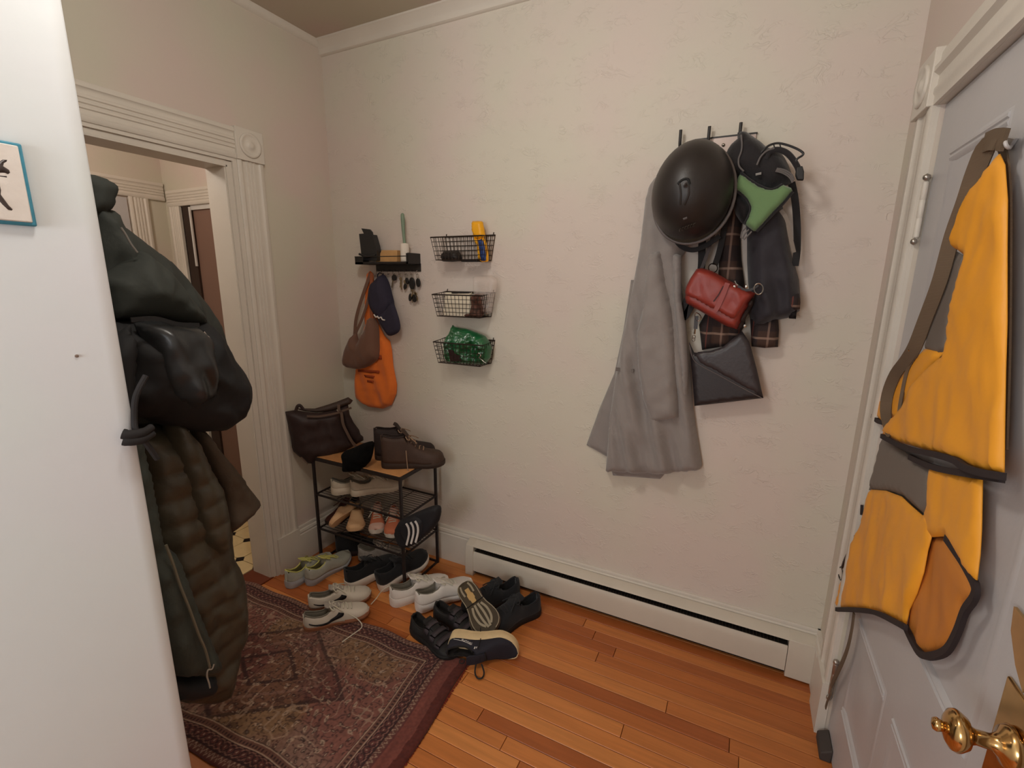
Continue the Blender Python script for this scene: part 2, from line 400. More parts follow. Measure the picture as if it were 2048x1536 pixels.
def rosette(parent, c, N, s=.134, t=.026):
    N = np.array(N, float); U = np.cross(N, [0, 0, 1]); c = np.array(c, float)
    g = G(); pts = [c+U*a*s/2+np.array([0, 0, 1])*b*s/2 for a, b in ((-1,-1),(1,-1),(1,1),(-1,1))]
    o = bev(g.prism(pts, N*t).build('rosette_block', MTRIM, parent), .002)
    g = G().lathe([(.052, -.002), (.052, .004), (.046, .008), (.040, .004), (.030, .002), (.020, .003), (.014, .008), (.006, .010), (.0, .010)], c+N*t, N, 32)
    g.build('rosette', MTRIM, o, smooth=True)
rosette(d2, (0, yo-CW/2, 2.188-CW/2+.002), (1, 0, 0))
# inner stepped bands and jambs
for dy, dx, ww in ((0, .012, .016), (.018, .002, .018)):
    a = yi-dy
    G().box((-.02, a-ww-.004, 0), (dx, a, 2.062-dy-ww)).box((-.02, -1.40, 2.062-dy-ww), (dx, a, 2.062-dy)).build('door_stop', MTRIM, d2)
G().box((-.135, DY0-.014, 0), (-.004, DY0+.001, DZ)).box((-.135, DY1, DZ-.014), (-.004, DY0, DZ)).box((-.135, DY1, 0), (-.004, DY1+.014, DZ)).build('door_jamb', MTRIM, d2)
G().box((-.150, DY1, -.012), (.004, DY0, .006)).build('threshold', mat('dark_threshold', (110, 52, 30), .4, var=.1), d2)
# ------------------------------------------------------------------ hall beyond the doorway
HX = -1.46; HYN = -.05; HYS = -2.0; HC = 2.62
S('wall_hall_far', G().box((HX-.1, HYS, 0), (HX, HYN+.6, HC)), MWALLS)
g = G().box((-.90, HYN, 0), (-.12, HYN+.1, HC)).box((HX, HYN, 2.0), (-.90, HYN+.1, HC)).box((HX, HYN, 0), (HX+.10, HYN+.1, 2.0))
S('wall_hall_north', g, MWALLS)
S('wall_hall_south', G().box((HX, HYS-.1, 0), (-.12, HYS, HC)), MWALLS)
S('wall_hall_side', G().box((-.14, HYS, 0), (-.12, NY-.1, HC)), MWALLS)
S('ceiling_hall', G().box((HX-.1, HYS-.1, HC), (-.12, HYN+1.2, HC+.08)), MCEIL)
# room beyond the hall's north door
S('wall_beyond', G().box((HX-.1, HYN+1.1, 0), (-.12, HYN+1.2, HC)).box((-.14, HYN+.1, 0), (-.12, HYN+1.1, HC)).box((HX-.1, HYN+.6, 0), (HX, HYN+1.1, HC)), mat('rosy_paint', (176, 140, 122), .7))
# tiles: cream octagons with black dots
ft = S('floor_hall', G().box((HX, HYS, -.05), (-.15, HYN+1.1, -.006)), mat('tile_grout', (70, 60, 50), .8))
MT = mat('cream_tile', (226, 200, 150), .3, var=.05, vscale=20); MT2 = mat('black_tile', (28, 24, 26), .3)
tp = .148; c_ = tp/2-.002; k_ = .026
def tile_mesh(name, pts, m):
    vs = [(x, y_, -.006) for x, y_ in pts]+[(x, y_, -.0008) for x, y_ in pts]+[(x*.975, y_*.975, .0) for x, y_ in pts]; n = len(pts)
    fs = [tuple(range(2*n, 3*n))]
    for q in (0, n):
        for j in range(n): fs.append((q+j, q+(j+1) % n, q+n+(j+1) % n, q+n+j))
    me = bpy.data.meshes.new(name); me.from_pydata(vs, [], fs); me.materials.append(m); return me
oc = [(c_, -c_+k_), (c_, c_-k_), (c_-k_, c_), (-c_+k_, c_), (-c_, c_-k_), (-c_, -c_+k_), (-c_+k_, -c_), (c_-k_, -c_)]
tm = tile_mesh('tile', oc, MT); kk = k_-.0; dm = tile_mesh('dot_tile', [(kk, 0), (0, kk), (-kk, 0), (0, -kk)], MT2)
ca, sa = math.cos(.0), math.sin(.0)
for i in range(9):
    for j in range(12):
        x = -.166-tp/2-i*tp; y_ = -.176-j*tp
        if x-tp/2 > HX-.01 and y_ > HYS+.05:
            o = bpy.data.objects.new('tile', tm); o.location = (x, y_, 0); o.parent = ft; COL.objects.link(o)
            if i < 8 and x-tp > HX+.05 and j < 8:
                o = bpy.data.objects.new('dot_tile', dm); o.location = (x-tp/2, y_-tp/2, .0); o.parent = ft; COL.objects.link(o)
S('trim_5', G().box((HX+.1, -.255, -.001), (-.3, HYN, .010)), mat('dark_threshold', (110, 52, 30), .4, var=.1))
# hall far wall: grey door in a white casing; north doorway with a dark open door
d3 = struct(thing('door_3', 'pale grey hall door in white casing seen past the hanging coats', 'door', (HX, -.6, 0)))
G().extr(flute(.11), (HX, -.16, 0), (HX, -.16, 2.04), (0, -1, 0), (1, 0, 0)).build('door_casing', MTRIM, d3)
G().extr(flute(.11), (HX, -.06, 2.15), (HX, -1.3, 2.15), (0, 0, -1), (1, 0, 0)).build('door_casing', MTRIM, d3)
G().box((HX+.001, -1.2, 0), (HX+.012, -.28, 2.03)).build('door_leaf', MDOOR, d3)
d4 = struct(thing('door_4', 'hall doorway with a narrow dark brown door standing ajar', 'door', (-1.2, HYN, 0)))
G().extr(flute(.115), (-1.405, HYN, 0), (-1.405, HYN, 2.0), (1, 0, 0), (0, -1, 0)).build('door_casing', MTRIM, d4)
G().extr(flute(.10), (-1.41, HYN, 2.10), (-.80, HYN, 2.10), (0, 0, -1), (0, -1, 0)).build('door_casing', MTRIM, d4)
MDB = mat('dark_brown_door', (52, 36, 28), .5); MDR = mat('reddish_door_panel', (132, 102, 88), .55)
G().box((-1.275, HYN-.004, 0), (-1.185, HYN+.035, 2.0)).build('door_stile', MDB, d4)
G().box((-1.185, HYN+.01, 0), (-.88, HYN+.035, 1.985)).build('door_panel', MDR, d4)
G().box((-1.20, HYN-.003, 1.972), (-.9, HYN+.012, 2.0)).box((-1.196, HYN-.012, 1.62), (-1.180, HYN-.004, 1.99)).build('door_track', mat('white_metal', (225, 222, 218), .3, metal=.3), d4)
# ------------------------------------------------------------------ front door (right wall)
d1 = struct(thing('door_1', 'pale grey four-panel front door with brass knob', 'door', (2.504, -.75, 0)))
LX = 2.504
def panel(y0, y1, z0, z1):
    # recessed panel with sloped moulding, facing -x
    g = G(); m1, m2, dpt = .022, .034, .010
    def rect(i, x): return [(x, y0-i, z0+i), (x, y1+i, z0+i), (x, y1+i, z1-i), (x, y0-i, z1-i)]
    R_ = [rect(-.008, LX), rect(-.004, LX-.0012), rect(.006, LX-.0012), rect(.012, LX+.001), rect(m1, LX+.002), rect(m2, LX+.004), rect(.06, LX+.006), rect(.09, LX+.003)]
    vs = [p for r in R_ for p in r]; fs = []
    for i in range(len(R_)-1):
        for j in range(4): fs.append((i*4+j, i*4+(j+1) % 4, i*4+4+(j+1) % 4, i*4+4+j))
    fs.append(tuple((len(R_)-1)*4+j for j in range(4)))
    return g.add(vs, fs).build('door_panel', MDOOR, d1)
ys = [(-.418, -.712), (-.790, -1.085)]; zs_ = [(.215, .560), (.770, 1.867)]
lf = G(); E0, E1 = RY0-.003, RY1+.003; T0, T1 = LX, LX+.044; ZT = 2.002
cols = [(E0, -.418), (-.712, -.790), (-1.085, E1)]
for a, b_ in cols: lf.box((T0, b_, .008), (T1, a, ZT))
for a, b_ in ys:
    for z0, z1 in ((.008, .215), (.560, .770), (1.867, ZT)): lf.box((T0, b_, z0), (T1, a, z1))
    lf.box((T0+.014, b_, .2), (T1, a, 1.9))
lf.build('door_leaf', MDOOR, d1)
for a, b_ in ys:
    for z0, z1 in zs_:
        panel(a, b_, z0, z1)
        for zc, sg_ in ((z1, -1), (z0, 1)):
            G().extr([(-.004, -.002), (.002, .005), (.008, .005), (.011, .0015), (.015, .0015), (.018, .004), (.024, .002), (.030, -.004), (0, -.006)], (LX, a, zc), (LX, b_, zc), (0, 0, sg_), (-1, 0, 0)).build('panel_moulding', MDOOR, d1)
# casing, header, jambs
d5 = struct(thing('trim_4', 'white fluted casing and header around the grey front door', 'trim', (W, -.75, 0)))
CX = 2.474
cp = [(0, 0), (0, .014), (.008, .020), (.030, .020), (.036, .014), (.048, .012), (.060, .014), (.074, .014), (.086, .012), (.098, .014), (.106, .020), (.132, .020), (.137, .016), (.137, 0)]
G().extr(cp, (W, -.158, .0), (W, -.158, 2.006), (0, -1, 0), (-1, 0, 0)).build('door_casing', MTRIM, d5)
G().extr(cp, (W, RY1, .0), (W, RY1, 2.006), (0, -1, 0), (-1, 0, 0)).build('door_casing', MTRIM, d5)
G().extr([(0, 0), (0, .012), (.010, .016), (.030, .016), (.040, .026), (.052, .026), (.062, .014), (.086, .014), (.092, .020), (.104, .020), (.110, .016), (.132, .016), (.132, 0)],
         (W, -.29, 2.138), (W, RY1-.02, 2.138), (0, 0, -1), (-1, 0, 0)).build('door_header', MTRIM, d5)
for yc in (-.2235, RY1-.07): rosette(d5, (W, yc, 2.075), (-1, 0, 0), s=.140, t=.030)
G().box((CX+.012, RY0+.001, 0), (W+.13, RY0+.016, RZ)).box((CX+.012, RY1-.016, 0), (W+.13, RY1-.001, RZ)).box((CX+.014, RY1, RZ-.001), (W+.13, RY0, RZ+.016)).build('door_jamb', MTRIM, d5)
G().box((W-.028, -.300, 0), (W, -.160, .205)).build('plinth_block', MTRIM, d5)
G().box((W+.05, RY1, 0), (W+.13, RY0, 2.0)).build('outer_panel', MDOOR, d5)
# hinges
MST = mat('brushed_steel', (175, 168, 160), .3, metal=.9)
for hz, ln in ((1.745, .14), (.235, .12)):
    hx, hy = 2.492, -.302
    g = G().lathe([(.0, -ln/2-.018), (.007, -ln/2-.014), (.008, -ln/2-.008), (.004, -ln/2-.004), (.0075, -ln/2), (.0075, -ln/6), (.0068, -ln/6+.001), (.0068, -ln/6+.003), (.0075, -ln/6+.004),
                   (.0075, ln/6), (.0068, ln/6+.001), (.0068, ln/6+.003), (.0075, ln/6+.004), (.0075, ln/2), (.004, ln/2+.004), (.008, ln/2+.008), (.007, ln/2+.014), (0, ln/2+.018)], (hx, hy, hz), (0, 0, 1), 16)
    g.build('hinge', MTRIM if hz > 1 else MST, d1)
    G().lathe([(0, -.010), (.007, -.005), (.008, 0), (.007, .005), (0, .010)], (hx-.004, hy-.006, hz-ln/2-.012), (0, 0, 1), 12).lathe([(0, -.010), (.008, -.005), (.009, 0), (.008, .005), (0, .010)], (hx-.002, hy-.006, hz+ln/2+.012), (0, 0, 1), 12).build('hinge_pin', MST, d1, smooth=True)
# brass knob, thumb-turn plate and deadbolt plate
MBR = mat('polished_brass', (206, 168, 112), .16, metal=1.0, var=.1, vscale=40)
pf = PXR(2.500)
kx, ky, kz = 2.500, -1.150, .895
g = G().box((2.4975, -1.215, .70), (2.504, -1.143, .985)); bev(g.build('knob_plate', MBR, d1), .003, 3)
k = G().lathe([(.030, 0), (.031, .004), (.026, .012), (.016, .016), (.011, .024), (.0105, .040), (.013, .046), (.022, .050), (.0275, .058), (.029, .062), (.027, .068), (.019, .073), (.008, .076), (0, .0765)], (2.497, -1.200, .910), (-1, 0, 0), 40)
k.build('door_knob', MBR, d1, smooth=True)
G().lathe([(.006, 0), (.008, .004), (.010, .009), (.008, .013), (0, .015)], (2.422, -1.200, .910), (-1, 0, 0), 16).build('keyhole_button', MBR, d1, smooth=True)
G().prism([(2.499, -1.122, 1.085), (2.499, -1.19, 1.085), (2.499, -1.19, .995), (2.499, -1.160, 1.015), (2.499, -1.130, 1.05)], (-.004, 0, 0)).build('deadbolt_plate', MBR, d1)
# small rubber door stop at the foot of the jamb
o = bev(G().prism([(2.470, -.318, 0), (2.503, -.318, 0), (2.503, -.318, .050), (2.470, -.318, .03)], (0, -.09, 0)).build('door_stop_wedge', mat('grey_rubber', (70, 62, 58), .8)), .004)
tag(o, 'small grey rubber wedge on the floor under the hinge side of the front door', 'door stop')
# ------------------------------------------------------------------ baseboard heater
ht = thing('baseboard_heater', 'long white metal baseboard heater along the back wall', 'heater', (1.65, -.045, 0))
X0, X1 = .885, 2.484; yB = -.0205
ht_top = .1935
g = G().extr([(0, .030), (.004, .030), (.004, ht_top-.006), (.018, ht_top-.008), (.046, ht_top-.022), (.052, .1675), (.050, .1675), (.044, ht_top-.026), (.017, ht_top-.012), (0, ht_top-.010)],
             (X0, yB, 0), (X1, yB, 0), (0, -1, 0), (0, 0, 1)); g.build('top_cover', MHEAT, ht)
g = G().extr([(.052, .034), (.056, .030), (.056, .112), (.052, .130), (.048, .139), (.045, .139), (.048, .130), (.053, .117), (.053, .036)],
             (X0+.03, yB, 0), (X1-.10, yB, 0), (0, -1, 0), (0, 0, 1)); g.build('front_panel', MHEAT, ht)
G().extr([(.006, .150), (.030, .1585), (.030, .1600), (.006, .1515)], (X0+.055, yB, 0), (X1-.11, yB, 0), (0, -1, 0), (0, 0, 1)).build('damper', MHEAT, ht)
G().box((X0+.03, yB-.044, .015), (X1-.09, yB-.005, .138)).build('dark_interior', MDARK, ht)
g = G()
for i in range(110): x = X0+.06+i*(X1-X0-.18)/110; g.box((x, yB-.042, .132), (x+.0008, yB-.008, .146))
g.build('fins', mat('dull_fins', (90, 78, 64), .5, metal=.5), ht); ht.children[-1]['kind'] = 'stuff'
def cap(x0, x1, zb):
    return bev(G().extr([(0, zb), (.060, zb), (.060, .118), (.056, .150), (.052, .172), (.044, ht_top-.020), (.018, ht_top-.006), (0, ht_top-.006)], (x0, yB, 0), (x1, yB, 0), (0, -1, 0), (0, 0, 1)).build('end_cap', MHEAT, ht), .002)
cap(X0, X0+.048, .0); cap(X1-.098, X1, .008)
# ------------------------------------------------------------------ fabrics
MBLK = mat('black_metal', (30, 26, 25), .45, spec=.5)
MWIRE = mat('bronze_wire', (52, 42, 36), .4, metal=.6)
MSIL = mat('bright_metal', (190, 185, 178), .22, metal=1.0)
def conv(s, ox, oy): return lambda L: [(ox+x/s, oy+y/s) for x, y in L]
pb = PY(0.0)
# ------------------------------------------------------------------ key shelf
ks = thing('key_shelf', 'black metal key rail with a small open tray on the textured wall', 'shelf', (.42, 0, 1.60))
g = G(); x0, x1, yf, zb, zt = .245, .590, -.10, 1.622, 1.674
g.box((x0, yf, zb), (x1, 0, zb+.003)).box((x0, yf, zb), (x0+.003, 0, zt-.012)).box((x1-.003, yf, zb), (x1, 0, zt+.002))
g.box((x0, yf, zb), (x1, yf+.002, zb+.012)).box((x1-.012, yf, zb), (x1, yf+.002, zt)).box((x0, yf, zb), (x0+.055, yf+.002, zt-.012))
bev(g.build('tray', MBLK, ks), .0008)
G().tube([(x0, yf, zt-.014), (x1-.002, yf, zt-.014)], .0022).build('rail', MBLK, ks)
G().box((.300, -.006, 1.588), (.592, 0, 1.628)).build('hook_plate', MBLK, ks)
HXs = [.318+i*.0372 for i in range(8)]
for hx in HXs:
    p = crom([(hx, -.006, 1.596), (hx, -.022, 1.590), (hx, -.026, 1.578), (hx, -.018, 1.571), (hx, -.012, 1.578)], 5)
    G().tube(p, .0016, 6).build('hook', MSIL, ks)
# things on the shelf
ca = thing('card_holder', 'tall black device box leaning at the left end of the key shelf', 'box', (.29, -.05, 1.625))
pl = PY(-.05)
bx = G()
def pxz(c, y): return [at(u, v, 1, y) for u, v in c]
cv = conv(7.68, 660, 430)
bx.prism(pxz(cv([(445, 290), (515, 285), (650, 300), (700, 470), (720, 600), (720, 700), (500, 700), (480, 600)]), -.07), (0, .035, 0)).build('case', mat('black_plastic', (34, 34, 36), .35, spec=.5), ca)
G().prism(pxz(cv([(480, 205), (610, 220), (645, 265), (650, 305), (520, 290)]), -.065), (0, .008, 0)).build('flap', mat('black_plastic2', (42, 42, 42), .3), ca)
G().tube(pxz(cv([(450, 600), (560, 640), (700, 620)]), -.074), .006).build('cable', mat('black_plastic', ()), ca)
o = bev(G().prism(pxz(cv([(790, 540), (1030, 540), (1030, 720), (700, 720), (765, 600)]), -.045), (0, .03, 0)).build('wooden_box', mat('tan_wood', (206, 158, 104), .6, var=.08, vscale=30)), .002)
tag(o, 'small tan wooden block lying in the key shelf tray', 'box')
lr = thing('lint_roller', 'lint roller standing on the key shelf with a sage green handle', 'lint roller', (.53, -.045, 1.626))
c = at(808, 505, 1, -.045); top = at(808, 479, 1, -.045); hx = float(c[0])
G().lathe([(.004, 0), (.0225, .0), (.0225, .096), (.016, .098), (0, .098)], (hx+.006, -.045, 1.6265), (0, 0, 1), 28).build('paper_roll', mat('white_paper', (232, 220, 206), .7), lr)
G().tube([(hx+.006, -.045, 1.722), (hx+.004, -.045, 1.75), (hx+.001, -.045, 1.79), (hx, -.045, 1.84), (hx-.001, -.045, 1.862), (hx-.001, -.045, 1.868)], [.008, .0075, .0085, .010, .009, .004], 14).build('handle', mat('sage_plastic', (122, 140, 118), .4), lr)
o = G().box((hx-.022, -.030, 1.6265), (hx-.018, -.004, 1.730)).build('card', mat('pale_card', (200, 182, 160), .7))
tag(o, 'thin pale card propped behind the lint roller', 'card')
# ------------------------------------------------------------------ keys on the hooks
MKEY = mat('key_metal', (150, 135, 110), .35, metal=.9); MFOB = mat('fob_plastic', (24, 22, 22), .35)
def keyring(hx, zt, items, label, extra=None):
    t = thing('key_bunch', label, 'keys', (hx, -.018, zt), 'key bunches on the hooks under the shelf')
    y = -.019
    G().tube([(hx+.009*math.cos(a), y, zt-.010+.009*math.sin(a)) for a in np.linspace(0, 2*math.pi, 16, endpoint=False)], .0012, 5, closed=True).build('ring', MSIL, t)
    for kind, dx, dz, ang, ln in items:
        a = math.radians(ang); d = np.array([math.sin(a), 0, -math.cos(a)]); s_ = np.array([math.cos(a), 0, math.sin(a)])
        o = np.array([hx+dx, y-.003*abs(dx)*50-.002, zt-.016+dz])
        if kind == 'key':
            g = G().lathe([(0, -.001), (.009, -.001), (.009, .001), (0, .001)], o+d*.008, (0, 1, 0), 14)
            q = [o+d*.014-s_*.003, o+d*.014+s_*.003, o+d*ln+s_*.003, o+d*(ln+.003), o+d*ln-s_*.002, o+d*(ln-.006)-s_*.0045, o+d*(ln-.012)-s_*.002, o+d*(ln-.018)-s_*.0045]
            g.prism([p-np.array([0, .001, 0]) for p in q], (0, .002, 0)).build('key', MKEY, t)
        else:
            n = 14; q = [o+d*(ln*.5)+d*math.cos(b)*ln*.5+s_*math.sin(b)*(ln*.28 if kind == 'fob' else ln*.48) for b in np.linspace(0, 2*math.pi, n, endpoint=False)]
            bev(G().prism([p-np.array([0, .005, 0]) for p in q], (0, .009, 0)).build('fob', MFOB, t), .0015)
    return t
cA = conv(7.68, 660, 430)
keyring(HXs[3]+.004, 1.575, [('round', 0, .012, 0, .030), ('key', -.006, -.004, -14, .05)], 'round black fob with a single key, just right of the navy cap')
keyring(HXs[4]+.008, 1.575, [('key', 0, 0, 4, .062), ('key', .003, -.002, -8, .05)], 'two slim keys hanging between the round fob and the dark bunch')
keyring(HXs[5]+.006, 1.575, [('fob', .004, -.002, 12, .034), ('key', -.006, -.014, -6, .05), ('fob', -.004, -.032, -10, .03)], 'dark bunch of fobs and keys on a middle hook')
t = keyring(HXs[6]+.006, 1.575, [('fob', 0, 0, 2, .062), ('key', -.002, -.055, 10, .04)], 'long lanyard fob with a loaded key ring at its lower end')
bx_, bz = HXs[6]+.012, 1.482
G().tube([(bx_+.017*math.cos(a), -.024, bz+.017*math.sin(a)) for a in np.linspace(0, 2*math.pi, 18, endpoint=False)], .0015, 5, closed=True).build('ring', MSIL, t)
G().tube([(bx_-.004, -.022, 1.515), (bx_-.006, -.023, 1.498)], .002, 6).build('link', MSIL, t)
for dx, dz, an, kn in ((-.016, -.006, -8, 'fob'), (.006, -.01, 5, 'round'), (.020, .0, 15, 'key'), (-.003, -.008, 0, 'key'), (.012, .004, 30, 'key')):
    a = math.radians(an); d = np.array([math.sin(a), 0, -math.cos(a)]); s_ = np.array([math.cos(a), 0, math.sin(a)]); o = np.array([bx_+dx, -.027, bz+dz])
    if kn == 'key':
        q = [o-s_*.007, o+s_*.007, o+d*.012+s_*.006, o+d*.014+s_*.002, o+d*.042+s_*.002, o+d*.044-s_*.002, o+d*.014-s_*.002, o+d*.012-s_*.006]
        G().prism(q, (0, .002, 0)).build('key', MKEY, t)
    else:
        q = [o+d*.018+d*math.cos(b)*.020+s_*math.sin(b)*(.009 if kn == 'fob' else .015) for b in np.linspace(0, 2*math.pi, 14, endpoint=False)]
        bev(G().prism(q, (0, .008, 0)).build('fob', MFOB, t), .0015)
keyring(HXs[7]+.004, 1.575, [('fob', .004, -.004, 4, .045)], 'oval black fob on the rightmost hook')
# ------------------------------------------------------------------ bags and cap under the shelf
c3 = conv(3.414, 640, 400)
MORG = mat('orange_cotton', (232, 118, 42), .85, sheen=.2, bump=.25, bscale=120, weave=.2)
ot = thing('orange_tote', 'bright orange cotton tote bag hanging behind the brown shoulder bag', 'tote bag', at(755, 818, 1, -.03))
pl = PY(-.012)
puff('bag_body', c3([(318, 850), (402, 850), (440, 925), (478, 965), (490, 1020), (500, 1130), (525, 1260), (522, 1320), (490, 1400), (430, 1425), (345, 1415), (300, 1390), (250, 1355), (245, 1270), (252, 1160), (268, 1000)]),
     pl, MORG, ot, D=.032, R=.035, fold=folds((.004, .09, 0, .35, 1.3, .9)), wr=.006)
puff('handle', c3([(325, 505), (368, 505), (372, 640), (385, 780), (404, 880), (316, 880), (312, 700)]), pl, MORG, ot, D=.012, R=.012, off=.006, smooth=2)
MPR = mat('brown_print', (158, 66, 28), .85)
for q in (((398, 1045), (452, 1050), (452, 1082), (398, 1078)), ((290, 1150), (435, 1158), (433, 1176), (292, 1166)), ((330, 1186), (405, 1194), (396, 1212), (340, 1202)), ((352, 1222), (395, 1226), (394, 1240), (354, 1236))):
    P_ = []
    for k in range(4):
        A_, B_ = q[k], q[(k+1) % 4]
        for j in range(4): P_.append((A_[0]+(B_[0]-A_[0])*j/4, A_[1]+(B_[1]-A_[1])*j/4))
    puff('printed_lettering', c3(P_), PY(-.012), MPR, ot, D=.0015, R=.002, off=.0365, Db=.008, s=.02)
MBRN = mat('brown_nylon', (112, 78, 62), .7, sheen=.2, bump=.2, bscale=60)
hb = thing('shoulder_bag', 'taupe brown slouchy shoulder bag hanging from the key shelf', 'bag', at(725, 735, 1, -.07))
puff('bag_body', c3([(240, 905), (255, 940), (270, 968), (290, 925), (325, 865), (340, 805), (375, 812), (395, 870), (400, 960), (400, 1060), (375, 1105), (300, 1148), (230, 1152), (178, 1132), (168, 1080), (195, 985)]),
     PY(-.055), MBRN, hb, D=.05, R=.05, Db=.02, smooth=3, wr=.010)
S_ = lambda L, y: [at(u, v, 1, y) for u, v in crom(c3(L), 5)]
G().ribbon(S_([(345, 500), (310, 600), (270, 720), (245, 820), (238, 900), (232, 960)], -.045), [.020]*26, .003, (0, -1, 0)).build('strap', MBRN, hb)
G().ribbon(S_([(350, 500), (345, 600), (318, 720), (280, 830), (248, 900), (236, 950)], -.055), [.016]*26, .003, (0, -1, 0)).build('strap', MBRN, hb)
G().ribbon(S_([(352, 500), (350, 640), (350, 760), (360, 840), (362, 880)], -.060), [.020]*21, .003, (0, -1, 0)).build('strap', mat('rust_strap', (150, 84, 52), .7), hb)
MNVY = mat('navy_cotton', (46, 42, 58), .85, bump=.2, bscale=200)
cp_ = thing('baseball_cap', 'dark navy baseball cap with white embroidery hanging by its strap', 'cap', at(772, 665, 1, -.05))
puff('crown', c3([(385, 545), (432, 508), (468, 560), (490, 640), (505, 720), (470, 800), (420, 820), (370, 760), (346, 690), (347, 620), (362, 570)]), PY(-.03), MNVY, cp_, D=.055, R=.06, Db=.01, smooth=3, wr=.004)
puff('visor', c3([(372, 750), (440, 760), (503, 700), (540, 780), (557, 850), (552, 890), (525, 915), (478, 925), (445, 885), (405, 815)]), PY(-.048), MNVY, cp_, D=.016, R=.03, Db=.006, smooth=3, base=lambda a, b: .012)
G().tube([at(u, v, 1, -.082) for u, v in crom(c3([(368, 782), (382, 800), (392, 794), (402, 808), (416, 800), (426, 816), (442, 820)]), 4)], .0035, 6).build('embroidery', mat('white_thread', (222, 214, 206), .7), cp_)
G().tube([at(u, v, 1, -.020) for u, v in crom(c3([(400, 560), (392, 520), (405, 498), (425, 505), (440, 530)]), 4)], .003, 6).build('cap_strap', MNVY, cp_)
# ------------------------------------------------------------------ wire wall baskets
def basket(z, label):
    t = thing('wire_basket', label, 'basket', (.883, -.055, z-.115), 'wire baskets stacked up the wall')
    w0, w1 = .745, 1.022; dz = .012; dp = .118; zb = z-.113; ti = .020
    def P(u, v, lvl):   # u 0..1 across, v 0..1 back to front, lvl 0 bottom..1 rim
        i = ti*(1-lvl); return np.array([w0+i+(w1-w0-2*i)*u, -.006-(dp-.5*i)*v, zb+(z-zb)*lvl-dz*v*lvl])
    rim = [P(0, 0, 1), P(0, 1, 1), P(1, 1, 1), P(1, 0, 1)]
    G().tube(rim, .0032, 8, closed=True).build('rim', MWIRE, t)
    g = G(); n = 13
    for i in range(n+1):
        u = i/n; g.tube([P(u, 1, 1), P(u, 1, 0), P(u, 0, 0), P(u, 0, 1)], .0014, 5)
    for i in range(1, 6):
        v = i/6; g.tube([P(0, v, 1), P(0, v, 0), P(1, v, 0), P(1, v, 1)], .0014, 5)
    for l in (.2, .4, .6, .8): g.tube([P(0, 0, l), P(0, 1, l), P(1, 1, l), P(1, 0, l)], .0014, 5, closed=True)
    g.build('mesh_wires', MWIRE, t)
    G().tube([P(0, 0, 0), P(0, 1, 0), P(1, 1, 0), P(1, 0, 0)], .0022, 6, closed=True).build('bottom_frame', MWIRE, t)
    for u in (.03, .97): G().tube([P(u, 0, 1), P(u, 0, 1)+np.array([0, 0, .010]), P(u, 0, 1)+np.array([0, .004, .012])], .002, 5).build('hanger', MWIRE, t)
    return t
basket(1.752, 'top wire basket, holding the yellow and blue tube')
basket(1.491, 'middle wire basket, holding letters and a clear bag')
basket(1.264, 'bottom wire basket, filled by the green plastic bag')
c85 = conv(8.533, 840, 420)
tb = thing('repellent_tube', 'yellow and blue flat squeeze bottle standing in the top basket', 'bottle', at(968, 520, 1, -.06))
MY = mat('yellow_plastic', (240, 170, 30), .4); MBl = mat('blue_label', (38, 66, 128), .4)
puff('bottle', c85([(905, 400), (960, 490), (1090, 470), (1130, 560), (1160, 720), (1165, 860), (1150, 885), (1040, 890), (1000, 870), (965, 600), (900, 440)]), PY(-.05), MY, tb, D=.018, R=.02, Db=.012, s=.008)
puff('cap', c85([(890, 205), (920, 190), (1050, 192), (1075, 250), (1100, 380), (1108, 440), (1095, 470), (1040, 492), (965, 488), (905, 405), (885, 330)]), PY(-.05), MY, tb, D=.020, R=.016, Db=.012, smooth=2, s=.008)
puff('label', c85([(1020, 520), (1085, 500), (1120, 560), (1152, 720), (1158, 850), (1140, 872), (1075, 870), (1045, 700)]), PY(-.05), MBl, tb, D=.0015, R=.002, off=.0180, Db=.002, s=.012)
o = puff('glasses_case', c85([(365, 790), (390, 720), (450, 698), (600, 692), (660, 710), (685, 770), (690, 870), (400, 880), (372, 840)]), PY(-.06), mat('black_case', (38, 32, 30), .5), D=.03, R=.025, Db=.02, smooth=2)
tag(o, 'black rounded glasses case lying in the top wire basket', 'case')
o = bev(G().prism([at(u, v, 1, -.09) for u, v in c85([(700, 845), (960, 838), (985, 880), (700, 885)])], (0, .05, 0)).build('dark_notebook', mat('black_case', ())), .002)
tag(o, 'dark flat notebook on the floor of the top wire basket', 'notebook')
c67 = conv(6.678, 840, 530)
env = thing('letter_stack', 'cream envelopes standing in the middle basket behind the wire', 'envelope', at(925, 630, 1, -.05))
for i, y in enumerate((-.040, -.052, -.066)):
    G().prism([at(u, v, 1, y) for u, v in c67([(345+i*6, 365+i*10), (690-i*14, 365+i*8), (700, 690), (300+i*6, 690)])], (0, .003, 0)).build('envelope', mat('cream_paper', (226, 214, 192), .7), env)
o = bev(G().prism([at(u, v, 1, -.052) for u, v in c67([(415, 362), (668, 358), (668, 405), (420, 402)])], (0, .018, 0)).build('black_wallet', mat('black_case', ())), .002)
tag(o, 'black wallet on top of the letters in the middle basket', 'wallet')
MCLR = mat('clear_film', (225, 210, 200), .25, alpha=.28, spec=.6, bump=.4, bscale=30)
o = puff('clear_bag', c67([(705, 165), (760, 145), (960, 140), (1025, 190), (1035, 250), (1010, 380), (985, 440), (960, 640), (780, 680), (700, 560), (715, 380)]), PY(-.055), MCLR, D=.02, R=.03, Db=.01, wr=.008)
tag(o, 'clear plastic bag sticking up from the right of the middle basket', 'plastic bag')
